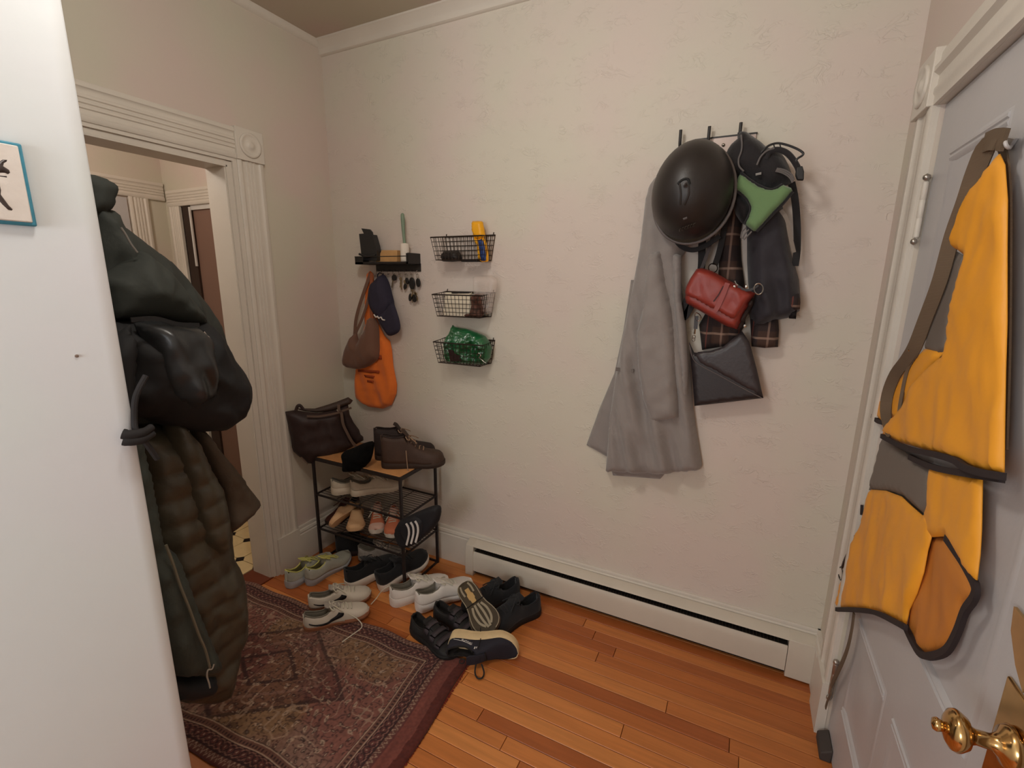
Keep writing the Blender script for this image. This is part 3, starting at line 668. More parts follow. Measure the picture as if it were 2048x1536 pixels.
o = puff('bark_bundle', c67([(690, 420), (760, 375), (850, 385), (860, 520), (870, 620), (820, 700), (620, 690), (600, 655), (690, 640), (700, 520)]), PY(-.060), mat('brown_scrunch', (92, 60, 48), .7, var=.6, vscale=70, bump=.8, bscale=90), D=.03, R=.02, Db=.015, wr=.02, s=.006)
tag(o, 'crumpled dark brown cloth in the clear bag of the middle basket', 'cloth')
o = puff('green_bag', c67([(430, 805), (445, 822), (600, 850), (760, 905), (860, 950), (925, 1040), (950, 1120), (930, 1240), (870, 1330), (600, 1325), (400, 1310), (355, 1200), (345, 1050), (365, 960), (410, 900)]), PY(-.055),
         mat('green_film', (24, 92, 52), .28, spec=.7, bump=.9, bscale=28, var=.25, vscale=18, coat=.3), D=.04, R=.035, Db=.03, wr=.022, s=.006, fold=lambda a, b: .020*(.5-abs(noise.noise(Vector((a*26, b*30, 2)))))+.012*(.4-abs(noise.noise(Vector((a*60, b*50, 5))))))
tag(o, 'crinkled dark green plastic bag stuffed in the bottom basket', 'plastic bag')
o = bev(G().prism([at(u, v, 1, -.108) for u, v in c67([(370, 1130), (520, 1150), (560, 1290), (400, 1290)])], (0, .012, 0)).build('dark_pouch', mat('maroon_case', (52, 30, 28), .5)), .003)
tag(o, 'small maroon pouch in front of the green bag in the bottom basket', 'pouch')
o = G().tube([at(u, v, 1, -.1155) for u, v in crom(c67([(760, 1205), (790, 1180), (810, 1210), (790, 1240), (830, 1270), (850, 1290), (880, 1310)]), 4)], .0022, 6).build('carabiner', MSIL)
tag(o, 'small silver carabiner against the green bag', 'carabiner')
# ------------------------------------------------------------------ coat rack and what hangs on it
cr_ = thing('coat_rack', 'metal wall hook plate with three upright black hooks', 'coat rack', (1.94, 0, 2.03))
bev(G().box((1.862, -.007, 2.004), (2.065, 0, 2.062)).build('back_plate', mat('pale_steel', (188, 172, 166), .3, metal=.5), cr_), .002)
G().box((1.860, -.009, 2.060), (2.067, 0, 2.065)).build('top_edge', MBLK, cr_)
for sx in (1.876, 1.960, 2.045): G().lathe([(.0, 0), (.006, .0), (.006, .003), (.003, .006), (0, .0065)], (sx, -.007, 2.034), (0, -1, 0), 14).build('screw', MSIL, cr_, smooth=True)
for hx in (1.812, 1.910, 2.012):
    G().tube(crom([(hx, -.007, 2.03), (hx, -.022, 2.035), (hx, -.032, 2.055), (hx, -.034, 2.095)], 6), .0055, 10).build('upper_hook', MBLK, cr_)
    G().tube(crom([(hx, -.007, 2.018), (hx, -.03, 1.99), (hx, -.055, 1.985), (hx, -.066, 2.005)], 6), .0055, 10).build('lower_hook', MBLK, cr_)
MGRY = mat('grey_wool', (142, 134, 130), .95, sheen=.35, bump=.25, bscale=260, var=.04, vscale=10)
gc = thing('grey_coat', 'long pale grey wool coat hanging under the black helmet', 'coat', at(1310, 940, 1, -.05))
puff('back_panel', [(1262, 560), (1300, 560), (1330, 700), (1345, 930), (1320, 958), (1226, 951), (1217, 915), (1173, 890), (1200, 815), (1229, 746), (1247, 660)], PY(-.008), MGRY, gc, D=.02, R=.02, Db=.004, s=.018)
puff('coat_body', [(1345, 330), (1378, 320), (1390, 420), (1378, 490), (1363, 515), (1362, 560), (1366, 600), (1372, 650), (1379, 715), (1386, 812), (1394, 870), (1404, 930), (1400, 938), (1323, 946), (1212, 941), (1220, 830), (1232, 746), (1254, 632), (1268, 560), (1280, 494), (1291, 400), (1299, 372), (1320, 345)],
     PY(-.022), MGRY, gc, D=.075, R=.055, Db=.010, s=.013, fold=folds((.016, .12, .4, .12, 2.0, 1.1), (.010, .07, 1.2, .3, 1.9, 1.2)), wr=.008, rf=.3, edge_keep=.15)
puff('sleeve', [(1296, 505), (1325, 500), (1333, 566), (1344, 617), (1352, 680), (1355, 732), (1359, 818), (1358, 834), (1337, 839), (1315, 842), (1302, 839), (1286, 795), (1276, 732), (1273, 669), (1284, 625), (1290, 560)],
     PY(-.070), MGRY, gc, D=.055, R=.038, Db=.02, s=.011, wr=.010, rf=.3, base=lambda a, b: .004)
puff('rear_sleeve', [(1344, 505), (1362, 510), (1362, 600), (1372, 660), (1376, 740), (1374, 800), (1362, 800), (1360, 740), (1352, 660), (1346, 590)], PY(-.075), MGRY, gc, D=.025, R=.02, Db=.02, s=.011, wr=.006)
G().box(*[tuple(q) for q in ((at(1231, 742, 1, -.094)), (at(1268, 738, 1, -.088)))]).build('pocket_seam', mat('grey_seam', (112, 104, 100), .9), gc)
# helmet
hm = thing('black_helmet', 'matte black ski helmet hanging over the grey coat', 'helmet', at(1380, 385, 1, -.16))
hc = at(1383, 388, 1, -.165); MHEL = mat('matte_black_shell', (40, 34, 32), .42, spec=.45, bump=.08, bscale=300)
def dome(k, th0, th1, n=22, m_=40):
    vs = []; fs = []
    tl = math.radians(6); R_ = np.array([[math.cos(tl), 0, math.sin(tl)], [0, 1, 0], [-math.sin(tl), 0, math.cos(tl)]])
    for i in range(n+1):
        th = th0+(th1-th0)*i/n
        for j in range(m_):
            ph = 2*math.pi*j/m_
            r = math.sin(th); e = 1+.05*math.sin(ph)*r
            q = np.array([k*.132*r*math.cos(ph), -k*.165*math.cos(th), k*.163*r*math.sin(ph)*e])
            q[1] *= 1.0 if q[1] < 0 else .8
            vs.append(hc+R_@q)
    for i in range(n):
        for j in range(m_): fs.append((i*m_+j, i*m_+(j+1) % m_, (i+1)*m_+(j+1) % m_, (i+1)*m_+j))
    return vs, fs, R_
vs, fs, HR = dome(1, .001, 1.70)
sh = obj('shell', vs, fs, MHEL, hm); fixn(sh); md = sh.modifiers.new('s', 'SOLIDIFY'); md.thickness = .010; md.offset = -1
ring = [hc+(q-hc)*np.array([1.02, 1, 1.02])+np.array([.004, .0, -.008]) for q in vs[-40:]]
G().tube(ring, .0058, 8, closed=True).build('edge_trim', mat('grey_rubber_trim', (112, 104, 102), .5), hm, smooth=True)
v2, f2, _ = dome(.93, .3, 2.0)
lo_ = obj('liner', v2, f2, mat('grey_green_liner', (70, 68, 58), .9), hm); fixn(lo_); lo_.location.z -= .022; lo_.location.y += .045; md = lo_.modifiers.new('s', 'SOLIDIFY'); md.thickness = .012
def hp(a, b, k=1.0): # point on dome from direction (a right, b up) in [-1,1]
    r = min(.999, math.hypot(a, b)); return hc+HR@np.array([k*.132*a, -k*.165*math.sqrt(1-r*r), k*.163*b])
MVENT = mat('vent_black', (14, 12, 12), .6)
G().tube([hp(a, b, 1.0) for a, b in crom([(-.20, .02), (-.10, .10), (.02, .11), (.08, .02)], 5)], .004, 8).build('vent', MVENT, hm)
for L in ([(-.16, .04), (-.08, -.15), (-.06, -.35)], [(.05, .04), (.10, -.15), (.04, -.35)]): G().tube([hp(a, b, .995) for a, b in crom(L, 6)], .0035, 8).build('ridge', MHEL, hm)
G().tube([hp(.05, -.60, 1.003), hp(.14, -.57, 1.003)], .0035, 6).build('badge', mat('badge_grey', (90, 84, 82), .4), hm)
g = G()
for i in range(6):
    a = -.02+i*.062; b = -.82+i*.022
    g.tube([hp(a, b, 1.004), hp(a+.01, b+.05, 1.004)], .0016, 5); g.tube([hp(a, b, 1.004), hp(a+.035, b+.012, 1.004)], .0016, 5); g.tube([hp(a+.01, b+.05, 1.004), hp(a+.045, b+.06, 1.004)], .0016, 5)
g.build('raised_lettering', mat('letter_dark', (58, 52, 46), .35), hm)
G().ribbon([at(u, v, 1, -.10) for u, v in crom([(1345, 470), (1362, 492), (1385, 500), (1410, 492), (1440, 472)], 5)], .018, .002, (0, -1, .3)).build('chin_strap', mat('black_webbing', (36, 33, 34), .8), hm)
MWEB = mat('black_webbing', (36, 33, 34), .8)
# plaid shirt and navy jacket
def plaid():
    m = bpy.data.materials.new('brown_plaid'); m.use_nodes = True; nt = m.node_tree; N = nt.nodes; Lk = nt.links
    b = N['Principled BSDF']; b.inputs['Roughness'].default_value = .9; tc = N.new('ShaderNodeTexCoord'); sp = N.new('ShaderNodeSeparateXYZ'); Lk.new(tc.outputs['Object'], sp.inputs[0])
    def stripe(src, period, lo, ph=0):
        a = N.new('ShaderNodeMath'); a.operation = 'ADD'; a.inputs[1].default_value = 10+ph; Lk.new(src, a.inputs[0])
        d = N.new('ShaderNodeMath'); d.operation = 'MODULO'; d.inputs[1].default_value = period; Lk.new(a.outputs[0], d.inputs[0])
        c = N.new('ShaderNodeMath'); c.operation = 'LESS_THAN'; c.inputs[1].default_value = lo; Lk.new(d.outputs[0], c.inputs[0]); return c.outputs[0]
    col = None; base = lin((66, 46, 38))+(1,)
    prev = None
    for src, per, lo, ph, cc, f in ((sp.outputs[0], .11, .05, .0, (38, 30, 32), .75), (sp.outputs[2], .12, .055, .0, (38, 30, 32), .75), (sp.outputs[0], .11, .007, .03, (150, 122, 108), .5), (sp.outputs[2], .12, .008, .03, (156, 128, 112), .6), (sp.outputs[0], .11, .004, .08, (120, 60, 50), .6)):
        st = stripe(src, per, lo, ph); mx = N.new('ShaderNodeMix'); mx.data_type = 'RGBA'
        mu = N.new('ShaderNodeMath'); mu.operation = 'MULTIPLY'; mu.inputs[1].default_value = f; Lk.new(st, mu.inputs[0]); Lk.new(mu.outputs[0], mx.inputs[0])
        if prev is None: mx.inputs[6].default_value = base
        else: Lk.new(prev, mx.inputs[6])
        mx.inputs[7].default_value = lin(cc)+(1,); prev = mx.outputs[2]
    Lk.new(prev, b.inputs['Base Color']); return m
MPLD = plaid(); MNAV = mat('navy_shell', (44, 40, 46), .75, sheen=.15, bump=.2, bscale=80)
ps = thing('plaid_shirt', 'brown plaid flannel shirt hanging behind the red handbag', 'shirt', at(1450, 695, 1, -.03))
puff('shirt_body', [(1455, 330), (1500, 330), (1488, 420), (1481, 470), (1483, 520), (1489, 566), (1494, 600), (1490, 650), (1466, 692), (1440, 694), (1404, 700), (1398, 650), (1420, 610), (1436, 560), (1440, 480)], PY(-.015), MPLD, ps, D=.05, R=.04, Db=.008, fold=folds((.010, .06, 0, .2, 1.9, 1.3)), wr=.008)
nj = thing('navy_jacket', 'dark navy jacket with plaid lining below the green harness', 'jacket', at(1550, 640, 1, -.04))
puff('jacket_body', [(1490, 330), (1550, 330), (1572, 450), (1580, 500), (1591, 535), (1598, 560), (1601, 600), (1599, 622), (1575, 636), (1553, 640), (1530, 650), (1505, 655), (1496, 620), (1500, 590), (1496, 566), (1494, 520), (1494, 470), (1488, 420)], PY(-.022), MNAV, nj, D=.085, R=.05, Db=.012, fold=folds((.012, .07, 1, .2, 1.9, 1.3)), wr=.012)
puff('plaid_hem', [(1500, 632), (1530, 640), (1556, 632), (1558, 660), (1556, 694), (1530, 696), (1503, 693)], PY(-.030), MPLD, nj, D=.035, R=.02, Db=.015, wr=.006)
puff('plaid_cuff', [(1571, 592), (1598, 587), (1601, 604), (1600, 618), (1580, 624), (1572, 612)], PY(-.080), MPLD, nj, D=.03, R=.015, Db=.03)
puff('cuff_opening', [(1578, 620), (1594, 618), (1592, 638), (1578, 637)], PY(-.070), mat('near_black', (26, 20, 20), .9), nj, D=.02, R=.01, Db=.02)
# green and black harness
c57 = conv(5.689, 1280, 230); MBF = mat('black_fabric', (32, 28, 30), .85, sheen=.2, bump=.3, bscale=150)
MGRN = mat('green_padding', (106, 136, 90), .8, sheen=.3, bump=.15, bscale=200)
hs = thing('green_harness', 'green and black padded dog harness with a carry handle on the right hook', 'harness', at(1530, 460, 1, -.1))
puff('padded_body', c57([(1110, 200), (1200, 188), (1280, 240), (1380, 310), (1440, 365), (1520, 385), (1600, 425), (1690, 570), (1740, 760), (1620, 800), (1500, 860), (1340, 820), (1145, 700), (1080, 800), (1140, 900), (1230, 980), (1270, 1060), (1200, 1250), (1090, 1130), (1010, 900), (985, 680), (970, 470), (1040, 330), (1110, 270)]),
     PY(-.085), MBF, hs, D=.06, R=.05, Db=.045, smooth=2, wr=.014)
puff('green_panel', c57([(1145, 660), (1250, 740), (1340, 800), (1430, 840), (1500, 850), (1560, 830), (1620, 790), (1720, 830), (1738, 870), (1640, 990), (1540, 1090), (1440, 1200), (1330, 1320), (1290, 1320), (1190, 1240), (1240, 1130), (1255, 1050), (1220, 970), (1140, 890), (1075, 850), (1080, 790), (1120, 700)]),
     PY(-.135), MGRN, hs, D=.024, R=.018, Db=.012, s=.009)
rimp = c57([(1190, 1240), (1240, 1130), (1255, 1050), (1220, 970), (1140, 890), (1075, 850)])
Hs = lambda L, y, n=5: [at(u, v, 1, y) for u, v in crom(c57(L), n)]
G().tube(Hs([(1190, 1240), (1245, 1130), (1258, 1050), (1222, 970), (1140, 890), (1070, 850)], -.140), .0045, 8).tube(Hs([(1330, 1325), (1440, 1205), (1545, 1092), (1645, 990), (1738, 872)], -.140), .0045, 8).tube(Hs([(1145, 655), (1250, 738), (1340, 798), (1430, 838), (1500, 848), (1560, 828), (1620, 788)], -.140), .0045, 8).build('black_binding', MBF, hs)
G().tube(Hs([(1440, 500), (1480, 420), (1560, 395), (1650, 420), (1720, 480), (1780, 570), (1815, 650)], -.15), [.007]*6+[.009]*25, 10).build('handle', MBF, hs)
bev(G().prism([at(u, v, 1, -.16) for u, v in c57([(1780, 590), (1850, 575), (1868, 640), (1865, 740), (1790, 735), (1770, 680)])], (0, .018, 0)).build('buckle', mat('black_plastic', ()), hs), .003)
G().tube(Hs([(1380, 430), (1440, 365), (1510, 330), (1590, 322), (1700, 350), (1800, 392), (1855, 432), (1845, 462), (1800, 490), (1775, 520), (1775, 560)], -.155), .0035, 8).build('wire_loop', mat('black_plastic', ()), hs)
for dx in (0, 70): G().tube(Hs([(1520+dx, 328), (1530+dx, 370)], -.155, 2), .002, 6).build('cross_wire', mat('black_plastic', ()), hs)
MCORD = mat('grey_cord', (104, 98, 96), .6)
G().tube(Hs([(1150, 225), (1160, 340), (1150, 420), (1122, 500), (1128, 580), (1180, 640)], -.150), .0028, 6).build('cord', MCORD, hs)
G().tube(Hs([(1330, 570), (1370, 480), (1440, 410), (1530, 378)], -.158), .0028, 6).build('cord', MCORD, hs)
for k in range(3): G().tube(Hs([(1540+k*8, 640-k*16), (1620+k*10, 660-k*18), (1700+k*12, 710-k*18), (1735+k*8, 770-k*14)], -.152), .0025, 6).build('cord', MCORD, hs)
for k in range(3): G().tube(Hs([(1270-k*32, 1325-k*22), (1230-k*34, 1370-k*20), (1180-k*16, 1420-k*10)], -.148, 3), .0028, 6).build('cord', MCORD, hs)
G().tube(Hs([(1315, 678), (1380, 664)], -.149, 2), .004, 6).build('zip_pull', mat('pull_grey', (150, 146, 142), .5), hs)
G().ribbon([at(u, v, 1, -.06) for u, v in crom([(1583, 365), (1590, 400), (1594, 450), (1594, 500), (1590, 532)], 5)], .022, .003, (0, -1, 0)).build('side_strap', MWEB, hs)
G().ribbon([at(u, v, 1, -.115) for u, v in crom([(1562, 420), (1574, 440), (1580, 470), (1588, 505)], 5)], .012, .003, (0, -1, 0)).build('grey_strap', mat('pale_grey_webbing', (130, 118, 108), .8), hs)
# black leather pouch with wrist strap
MLEA = mat('black_leather', (44, 38, 40), .45, spec=.45, bump=.15, bscale=120)
lp = thing('leather_pouch', 'flat black leather envelope bag hanging lowest below the red handbag', 'bag', at(1389, 812, 1, -.07))
puff('bag_body', [(1378, 683), (1388, 705), (1410, 708), (1440, 700), (1484, 664), (1497, 684), (1512, 740), (1527, 796), (1460, 804), (1389, 812), (1384, 750), (1380, 712)], PY(-.062), MLEA, lp, D=.016, R=.014, Db=.012, s=.012)
puff('flap', [(1388, 712), (1396, 704), (1420, 702), (1445, 694), (1484, 662), (1499, 684), (1514, 740), (1526, 794), (1490, 776), (1440, 748), (1400, 727)], PY(-.075), mat('black_leather_flap', (58, 51, 53), .4, spec=.45, bump=.15, bscale=120), lp, D=.008, R=.006, Db=.004, s=.012)
G().tube([at(u, v, 1, -.080) for u, v in crom([(1379, 690), (1384, 712), (1396, 728), (1440, 752), (1490, 779), (1524, 796)], 4)], .0016, 6).build('flap_edge', mat('worn_edge', (104, 94, 92), .5), lp)
G().ribbon([at(u, v, 1, -.066) for u, v in crom([(1393, 632), (1392, 645), (1391, 658)], 3)], .014, .003, (0, -1, 0)).build('tab', MLEA, lp)
G().tube([at(u, v, 1, -.066) for u, v in crom([(1391, 626), (1398, 628), (1402, 636), (1396, 642), (1390, 636)], 4, True)], .002, 6, closed=True).build('clip_ring', MSIL, lp)
G().tube([at(1390, 658, 1, -.068), at(1389, 668, 1, -.068)], .004, 6).build('clip', MSIL, lp)
for a in ((1388, 674), (1387, 679)): G().tube([at(a[0]+3*math.cos(q), a[1]+4*math.sin(q), 1, -.068) for q in np.linspace(0, 6.28, 10, endpoint=False)], .0014, 5, closed=True).build('chain_link', MSIL, lp)
# dark straps looping from behind the helmet
st = thing('webbing_strap', 'black webbing strap looping beside the grey coat to behind the red handbag', 'strap', at(1370, 640, 1, -.05))
G().ribbon([at(u, v, 1, -.052) for u, v in crom([(1408, 450), (1404, 490), (1402, 540), (1388, 580), (1372, 605), (1367, 635), (1378, 620), (1386, 602)], 6)], .026, .003, (0, -1, 0)).build('webbing', MWEB, st)
G().ribbon([at(u, v, 1, -.060) for u, v in crom([(1440, 430), (1420, 490), (1408, 525), (1400, 545)], 6)], .012, .003, (0, -1, 0)).build('webbing', mat('grey_webbing', (86, 78, 78), .8), st)
G().ribbon([at(u, v, 1, -.066) for u, v in crom([(1452, 430), (1446, 470), (1438, 505), (1430, 530)], 6)], .020, .003, (0, -1, 0)).build('webbing', MWEB, st)
G().tube([at(1426+9*math.cos(q), 536+9*math.sin(q), 1, -.072) for q in np.linspace(0, 6.28, 16, endpoint=False)], .0022, 6, closed=True).build('ring', mat('dark_ring', (70, 60, 54), .3, metal=.9), st)
# red leather handbag
MRED = mat('red_leather', (142, 52, 42), .42, spec=.45, bump=.2, bscale=60, var=.08, vscale=14)
rb = thing('red_handbag', 'small brick red leather handbag hanging tilted in the middle of the cluster', 'handbag', at(1440, 620, 1, -.12))
puff('bag_body', [(1374, 580), (1396, 545), (1440, 566), (1505, 592), (1490, 625), (1474, 659), (1452, 652), (1372, 606), (1370, 594)], PY(-.095), MRED, rb, D=.055, R=.02, Db=.035, s=.010)
puff('flap', [(1372, 574), (1381, 556), (1393, 538), (1404, 536), (1424, 542), (1450, 556), (1475, 570), (1511, 587), (1497, 605), (1486, 622), (1477, 637), (1470, 640), (1460, 638), (1410, 612), (1372, 592), (1370, 584)], PY(-.108), MRED, rb, D=.058, R=.018, Db=.02, s=.010, wr=.006)
G().ribbon([at(u, v, 1, -.170) for u, v in crom([(1455, 566), (1446, 590), (1436, 612), (1430, 622)], 5)], .016, .004, (0, -1, 0)).build('closure_strap', MRED, rb)
G().ribbon([at(u, v, 1, -.169) for u, v in [(1447, 572), (1437, 590), (1427, 603)]], .004, .003, (0, -1, 0)).build('strap_slot', mat('dark_red', (62, 20, 20), .6), rb)
G().tube([at(u, v, 1, -.155) for u, v in crom([(1469, 562), (1472, 568), (1476, 571)], 4)], .003, 6).build('strap_stud', MSIL, rb)
G().tube([at(1517+9*math.cos(q), 578+11*math.sin(q), 1, -.150) for q in np.linspace(0, 6.28, 16, endpoint=False)], .002, 6, closed=True).build('ring', MSIL, rb)
G().ribbon([at(u, v, 1, -.145) for u, v in crom([(1476, 572), (1490, 580), (1505, 578), (1516, 570)], 5)], .008, .003, (0, -1, 0)).build('thin_strap', MLEA, rb)
for a in ((1469, 574), (1493, 574), (1490, 652)): G().lathe([(0, 0), (.005, 0), (.005, .003), (0, .005)], at(a[0], a[1], 1, -.152), (0, -1, 0), 10).build('rivet', MSIL, rb)
puff('side_gusset', [(1497, 603), (1511, 588), (1506, 610), (1494, 632), (1484, 655), (1474, 660), (1478, 636)], PY(-.09), mat('dark_gusset', (58, 44, 40), .7), rb, D=.045, R=.012, Db=.03)
# ------------------------------------------------------------------ yellow raincoat on the front door
MYEL = mat('yellow_rainwear', (240, 162, 46), .5, spec=.45, bump=.15, bscale=40, var=.03, vscale=6)
MREF = mat('grey_reflective', (112, 102, 94), .55, spec=.5)
MBIN = mat('dark_binding', (46, 36, 36), .8); MLSH = mat('brown_webbing', (104, 86, 68), .8, weave=.2)
rc = thing('yellow_raincoat', 'bright yellow raincoat with grey panels and black binding hung on the front door', 'raincoat', at(1865, 1310, 0, 2.47))
cT = conv(3.07, 1640, 0); cM = conv(3.07, 1640, 480); cB = conv(2.62, 1600, 950)
HX_ = lambda x: 2.499-(2.499-x)*.50
RX = lambda x: PXR(HX_(x))
# deepest layers first
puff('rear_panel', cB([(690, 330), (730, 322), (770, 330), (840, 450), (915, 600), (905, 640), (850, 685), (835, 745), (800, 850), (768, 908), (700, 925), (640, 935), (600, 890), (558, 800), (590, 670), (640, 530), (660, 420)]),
     RX(2.482), mat('shaded_yellow_lining', (196, 122, 50), .6), rc, D=.006, R=.03, Db=.003, s=.014, wr=.006)  # same yellow fabric inside; its shade is painted in as browner orange
puff('grey_upper_panel', cM([(790, 40), (890, 105), (830, 350), (765, 690), (700, 690), (645, 665), (655, 560), (700, 400), (740, 200)]), RX(2.474), MREF, rc, D=.004, R=.01, Db=.004, s=.012)
puff('yellow_side_panel', cM([(640, 670), (700, 672), (765, 690), (720, 735), (640, 830), (560, 920), (480, 1060), (400, 1190), (378, 1110), (318, 1068), (420, 900), (560, 760)]), RX(2.474), MYEL, rc, D=.006, R=.01, Db=.003, s=.012)
puff('grey_lower_panel', cM([(385, 1215), (470, 1270), (560, 1330), (680, 1395), (690, 1540), (682, 1620), (640, 1680), (590, 1640), (515, 1570), (440, 1545), (300, 1535), (345, 1380)]), RX(2.468), MREF, rc, D=.008, R=.02, Db=.004, s=.014)
puff('lower_right_sleeve', [(1861, 930), (1963, 958), (1961, 1060), (1958, 1110), (1952, 1160), (1938, 1150), (1915, 1110), (1894, 1072), (1864, 1074), (1850, 1060), (1845, 1035), (1858, 1006)], RX(2.462), MYEL, rc, D=.007, R=.02, Db=.006, s=.013, fold=folds((.002, .13, .5, .2, 1.3, .9)), wr=.005)
puff('lower_body', cB([(372, 76), (450, 82), (530, 112), (580, 160), (640, 212), (664, 205), (690, 245), (684, 330), (665, 400), (645, 510), (610, 620), (570, 705), (552, 790), (505, 765), (450, 735), (400, 715), (300, 700), (192, 698), (205, 610), (230, 500), (280, 360), (325, 230)]),
     RX(2.460), MYEL, rc, D=.007, R=.02, Db=.006, s=.013, fold=folds((.004, .19, 1.2, .35, 1.2, .7)), wr=.005)
puff('upper_body', [(1990, 316), (1998, 308), (2008, 330), (2013, 400), (2012, 500), (2012, 643), (2009, 740), (2007, 850), (2006, 950), (1960, 940), (1910, 918), (1860, 902), (1800, 885), (1764, 868), (1785, 838), (1802, 815), (1824, 770), (1850, 740), (1876, 718), (1886, 712), (1893, 690), (1900, 640), (1915, 570), (1931, 512), (1916, 500), (1901, 492), (1901, 465), (1912, 428), (1930, 400), (1953, 366), (1975, 338)],
     RX(2.452), MYEL, rc, D=.008, R=.02, Db=.006, s=.013, fold=folds((.004, .21, 2.6, .30, 1.5, 1.15)), wr=.005)
Rr = lambda L, x, n=4: [at(u, v, 0, HX_(x)) for u, v in crom(L, n)]
def bind(L, x, wd=.010, th=.008): G().ribbon(Rr(L, x), wd, th, (-1, 0, 0)).build('binding', MBIN, rc)
bind([(1764, 872), (1790, 886), (1822, 899), (1870, 909), (1910, 921), (1930, 935), (1965, 946), (2006, 953)], 2.432, .012)
bind([(1820, 914), (1850, 928), (1880, 938), (1930, 947), (2004, 958)], 2.446, .012)
bind([(1745, 832), (1756, 842), (1768, 846)], 2.462, .012)
bind([(1673, 1219), (1715, 1220), (1753, 1226), (1793, 1245), (1811, 1255)], 2.440, .012)
bind([(1811, 1253), (1826, 1284), (1843, 1309), (1866, 1312), (1894, 1300), (1914, 1265), (1930, 1222), (1948, 1196), (1951, 1172), (1930, 1130), (1910, 1100), (1893, 1076)], 2.466, .013)
# leash draped with the coat
ls = thing('dog_leash', 'long brown webbing leash hanging down beside the yellow raincoat', 'leash', at(1652, 1410, 0, 2.465))
G().ribbon(Rr([(1995, 282), (1972, 290), (1950, 340), (1930, 400), (1905, 470), (1880, 560), (1850, 640), (1830, 690), (1812, 720), (1790, 750), (1775, 790), (1772, 830), (1782, 870)], 2.440), .030, .003, (-1, -1.0, 0)).build('webbing', MLSH, ls)
G().ribbon(Rr([(1992, 284), (1968, 340), (1940, 410), (1912, 490), (1884, 580), (1858, 650), (1838, 700), (1815, 740), (1802, 800), (1798, 830)], 2.456), .008, .003, (-1, -1, 0)).build('webbing', MLSH, ls)
G().ribbon(Rr([(1998, 282), (2010, 320), (2016, 400), (2016, 520), (2014, 700), (2008, 900)], 2.478), .020, .003, (-1, 0, 0)).build('webbing', MLSH, ls)
G().ribbon(Rr([(1970, 286), (1990, 278), (2010, 280)], 2.445), .036, .006, (-1, 0, 0)).build('webbing', MLSH, ls)
G().ribbon(Rr([(1708, 1226), (1703, 1262), (1694, 1300), (1680, 1335), (1664, 1368), (1662, 1385), (1655, 1402), (1651, 1416)], 2.462), [.020]*17+[.014]*4+[.009]*4+[.012]*4, .003, (-1, 0, 0)).build('webbing', MLSH, ls)
G().lathe([(0, 0), (.006, 0), (.006, .003), (0, .005)], at(1820, 698, 0, HX_(2.436)), (-1, 0, 0), 14).build('rivet', MBR, ls)
def loop(c, r1, r2, x, n=14, tilt=0): return [at(c[0]+r1*math.cos(q)*math.cos(tilt)-r2*math.sin(q)*math.sin(tilt), c[1]+r2*math.sin(q)+r1*math.cos(q)*math.sin(tilt), 0, HX_(x)) for q in np.linspace(0, 6.28, n, endpoint=False)]
G().tube(loop((1708, 1080), 4, 9, 2.462), .0026, 6, closed=True).build('clip_ring', MWIRE, ls)
G().tube(loop((1682, 1147), 4, 13, 2.462), .0028, 6, closed=True).build('clip_ring', MWIRE, ls)
G().tube(Rr([(1706, 1090), (1698, 1105), (1691, 1120), (1686, 1135)], 2.462), .006, 8).build('snap_hook', mat('dark_ring', (70, 60, 54), .3, metal=.9), ls)
G().tube(Rr([(1724, 1010), (1723, 1030)], 2.464), .004, 6).build('strap_keeper', MBIN, ls)
# hook on the door
dh = thing('door_hook', 'small clear wall hook at the top of the front door', 'hook', at(2020, 285, 0, 2.50))
G().prism([at(u, v, 0, 2.503) for u, v in [(2012, 272), (2037, 277), (2021, 302)]], (-.006, 0, 0)).build('hook_plate', mat('pale_plastic', (196, 190, 188), .3), dh)
G().tube(crom([at(2022, 292, 0, 2.498), at(2018, 296, 0, 2.482), at(2012, 290, 0, 2.474), at(2010, 280, 0, 2.474)], 4), .003, 8).build('hook_arm', mat('pale_plastic', ()), dh)
# ------------------------------------------------------------------ coats on the end face of the near wall (side-on)
MJK = mat('charcoal_shell', (54, 56, 52), .78, spec=.25, bump=.2, bscale=70, var=.1, vscale=9)
MSAT = mat('shiny_black_nylon', (36, 37, 38), .33, spec=.5, bump=.25, bscale=25)
MMSH = mat('black_mesh', (22, 21, 22), .8)
MOLV = mat('olive_quilt', (66, 60, 48), .42, spec=.45, bump=.3, bscale=40, var=.12, vscale=12)
MCUF = mat('brown_canvas', (74, 62, 50), .75, bump=.2, bscale=150)
MGRN2 = mat('grey_green_twill', (58, 62, 56), .8, bump=.3, bscale=220)
def ridge(lam, amp, ph=0, sk=0):
    def f(a, b): return amp*(abs(math.sin(math.pi*(b+sk*a+.006*math.sin(a*31))/lam+ph))**.38)-amp*.7+.004*noise.noise(Vector((a*40, b*14, 1)))
    return f
PLx = lambda x: PXL(x)
hr = thing('wall_hook_row', 'row of dark coat hooks on the end face of the near wall, behind the coats', 'hook', (.6, NY, 1.70))
G().box((.12, NY, 1.68), (.90, NY+.014, 1.74)).build('hook_board', MTRIM, hr)
for hx in (.25, .5, .75): G().tube(crom([(hx, NY+.014, 1.71), (hx, NY+.05, 1.70), (hx, NY+.07, 1.715), (hx, NY+.072, 1.74)], 4), .006, 8).build('hook', MBLK, hr)
pf_ = thing('olive_puffer_coat', 'long olive brown quilted puffer coat with a zip, hanging under the black backpack', 'coat', at(440, 1340, 0, .70))
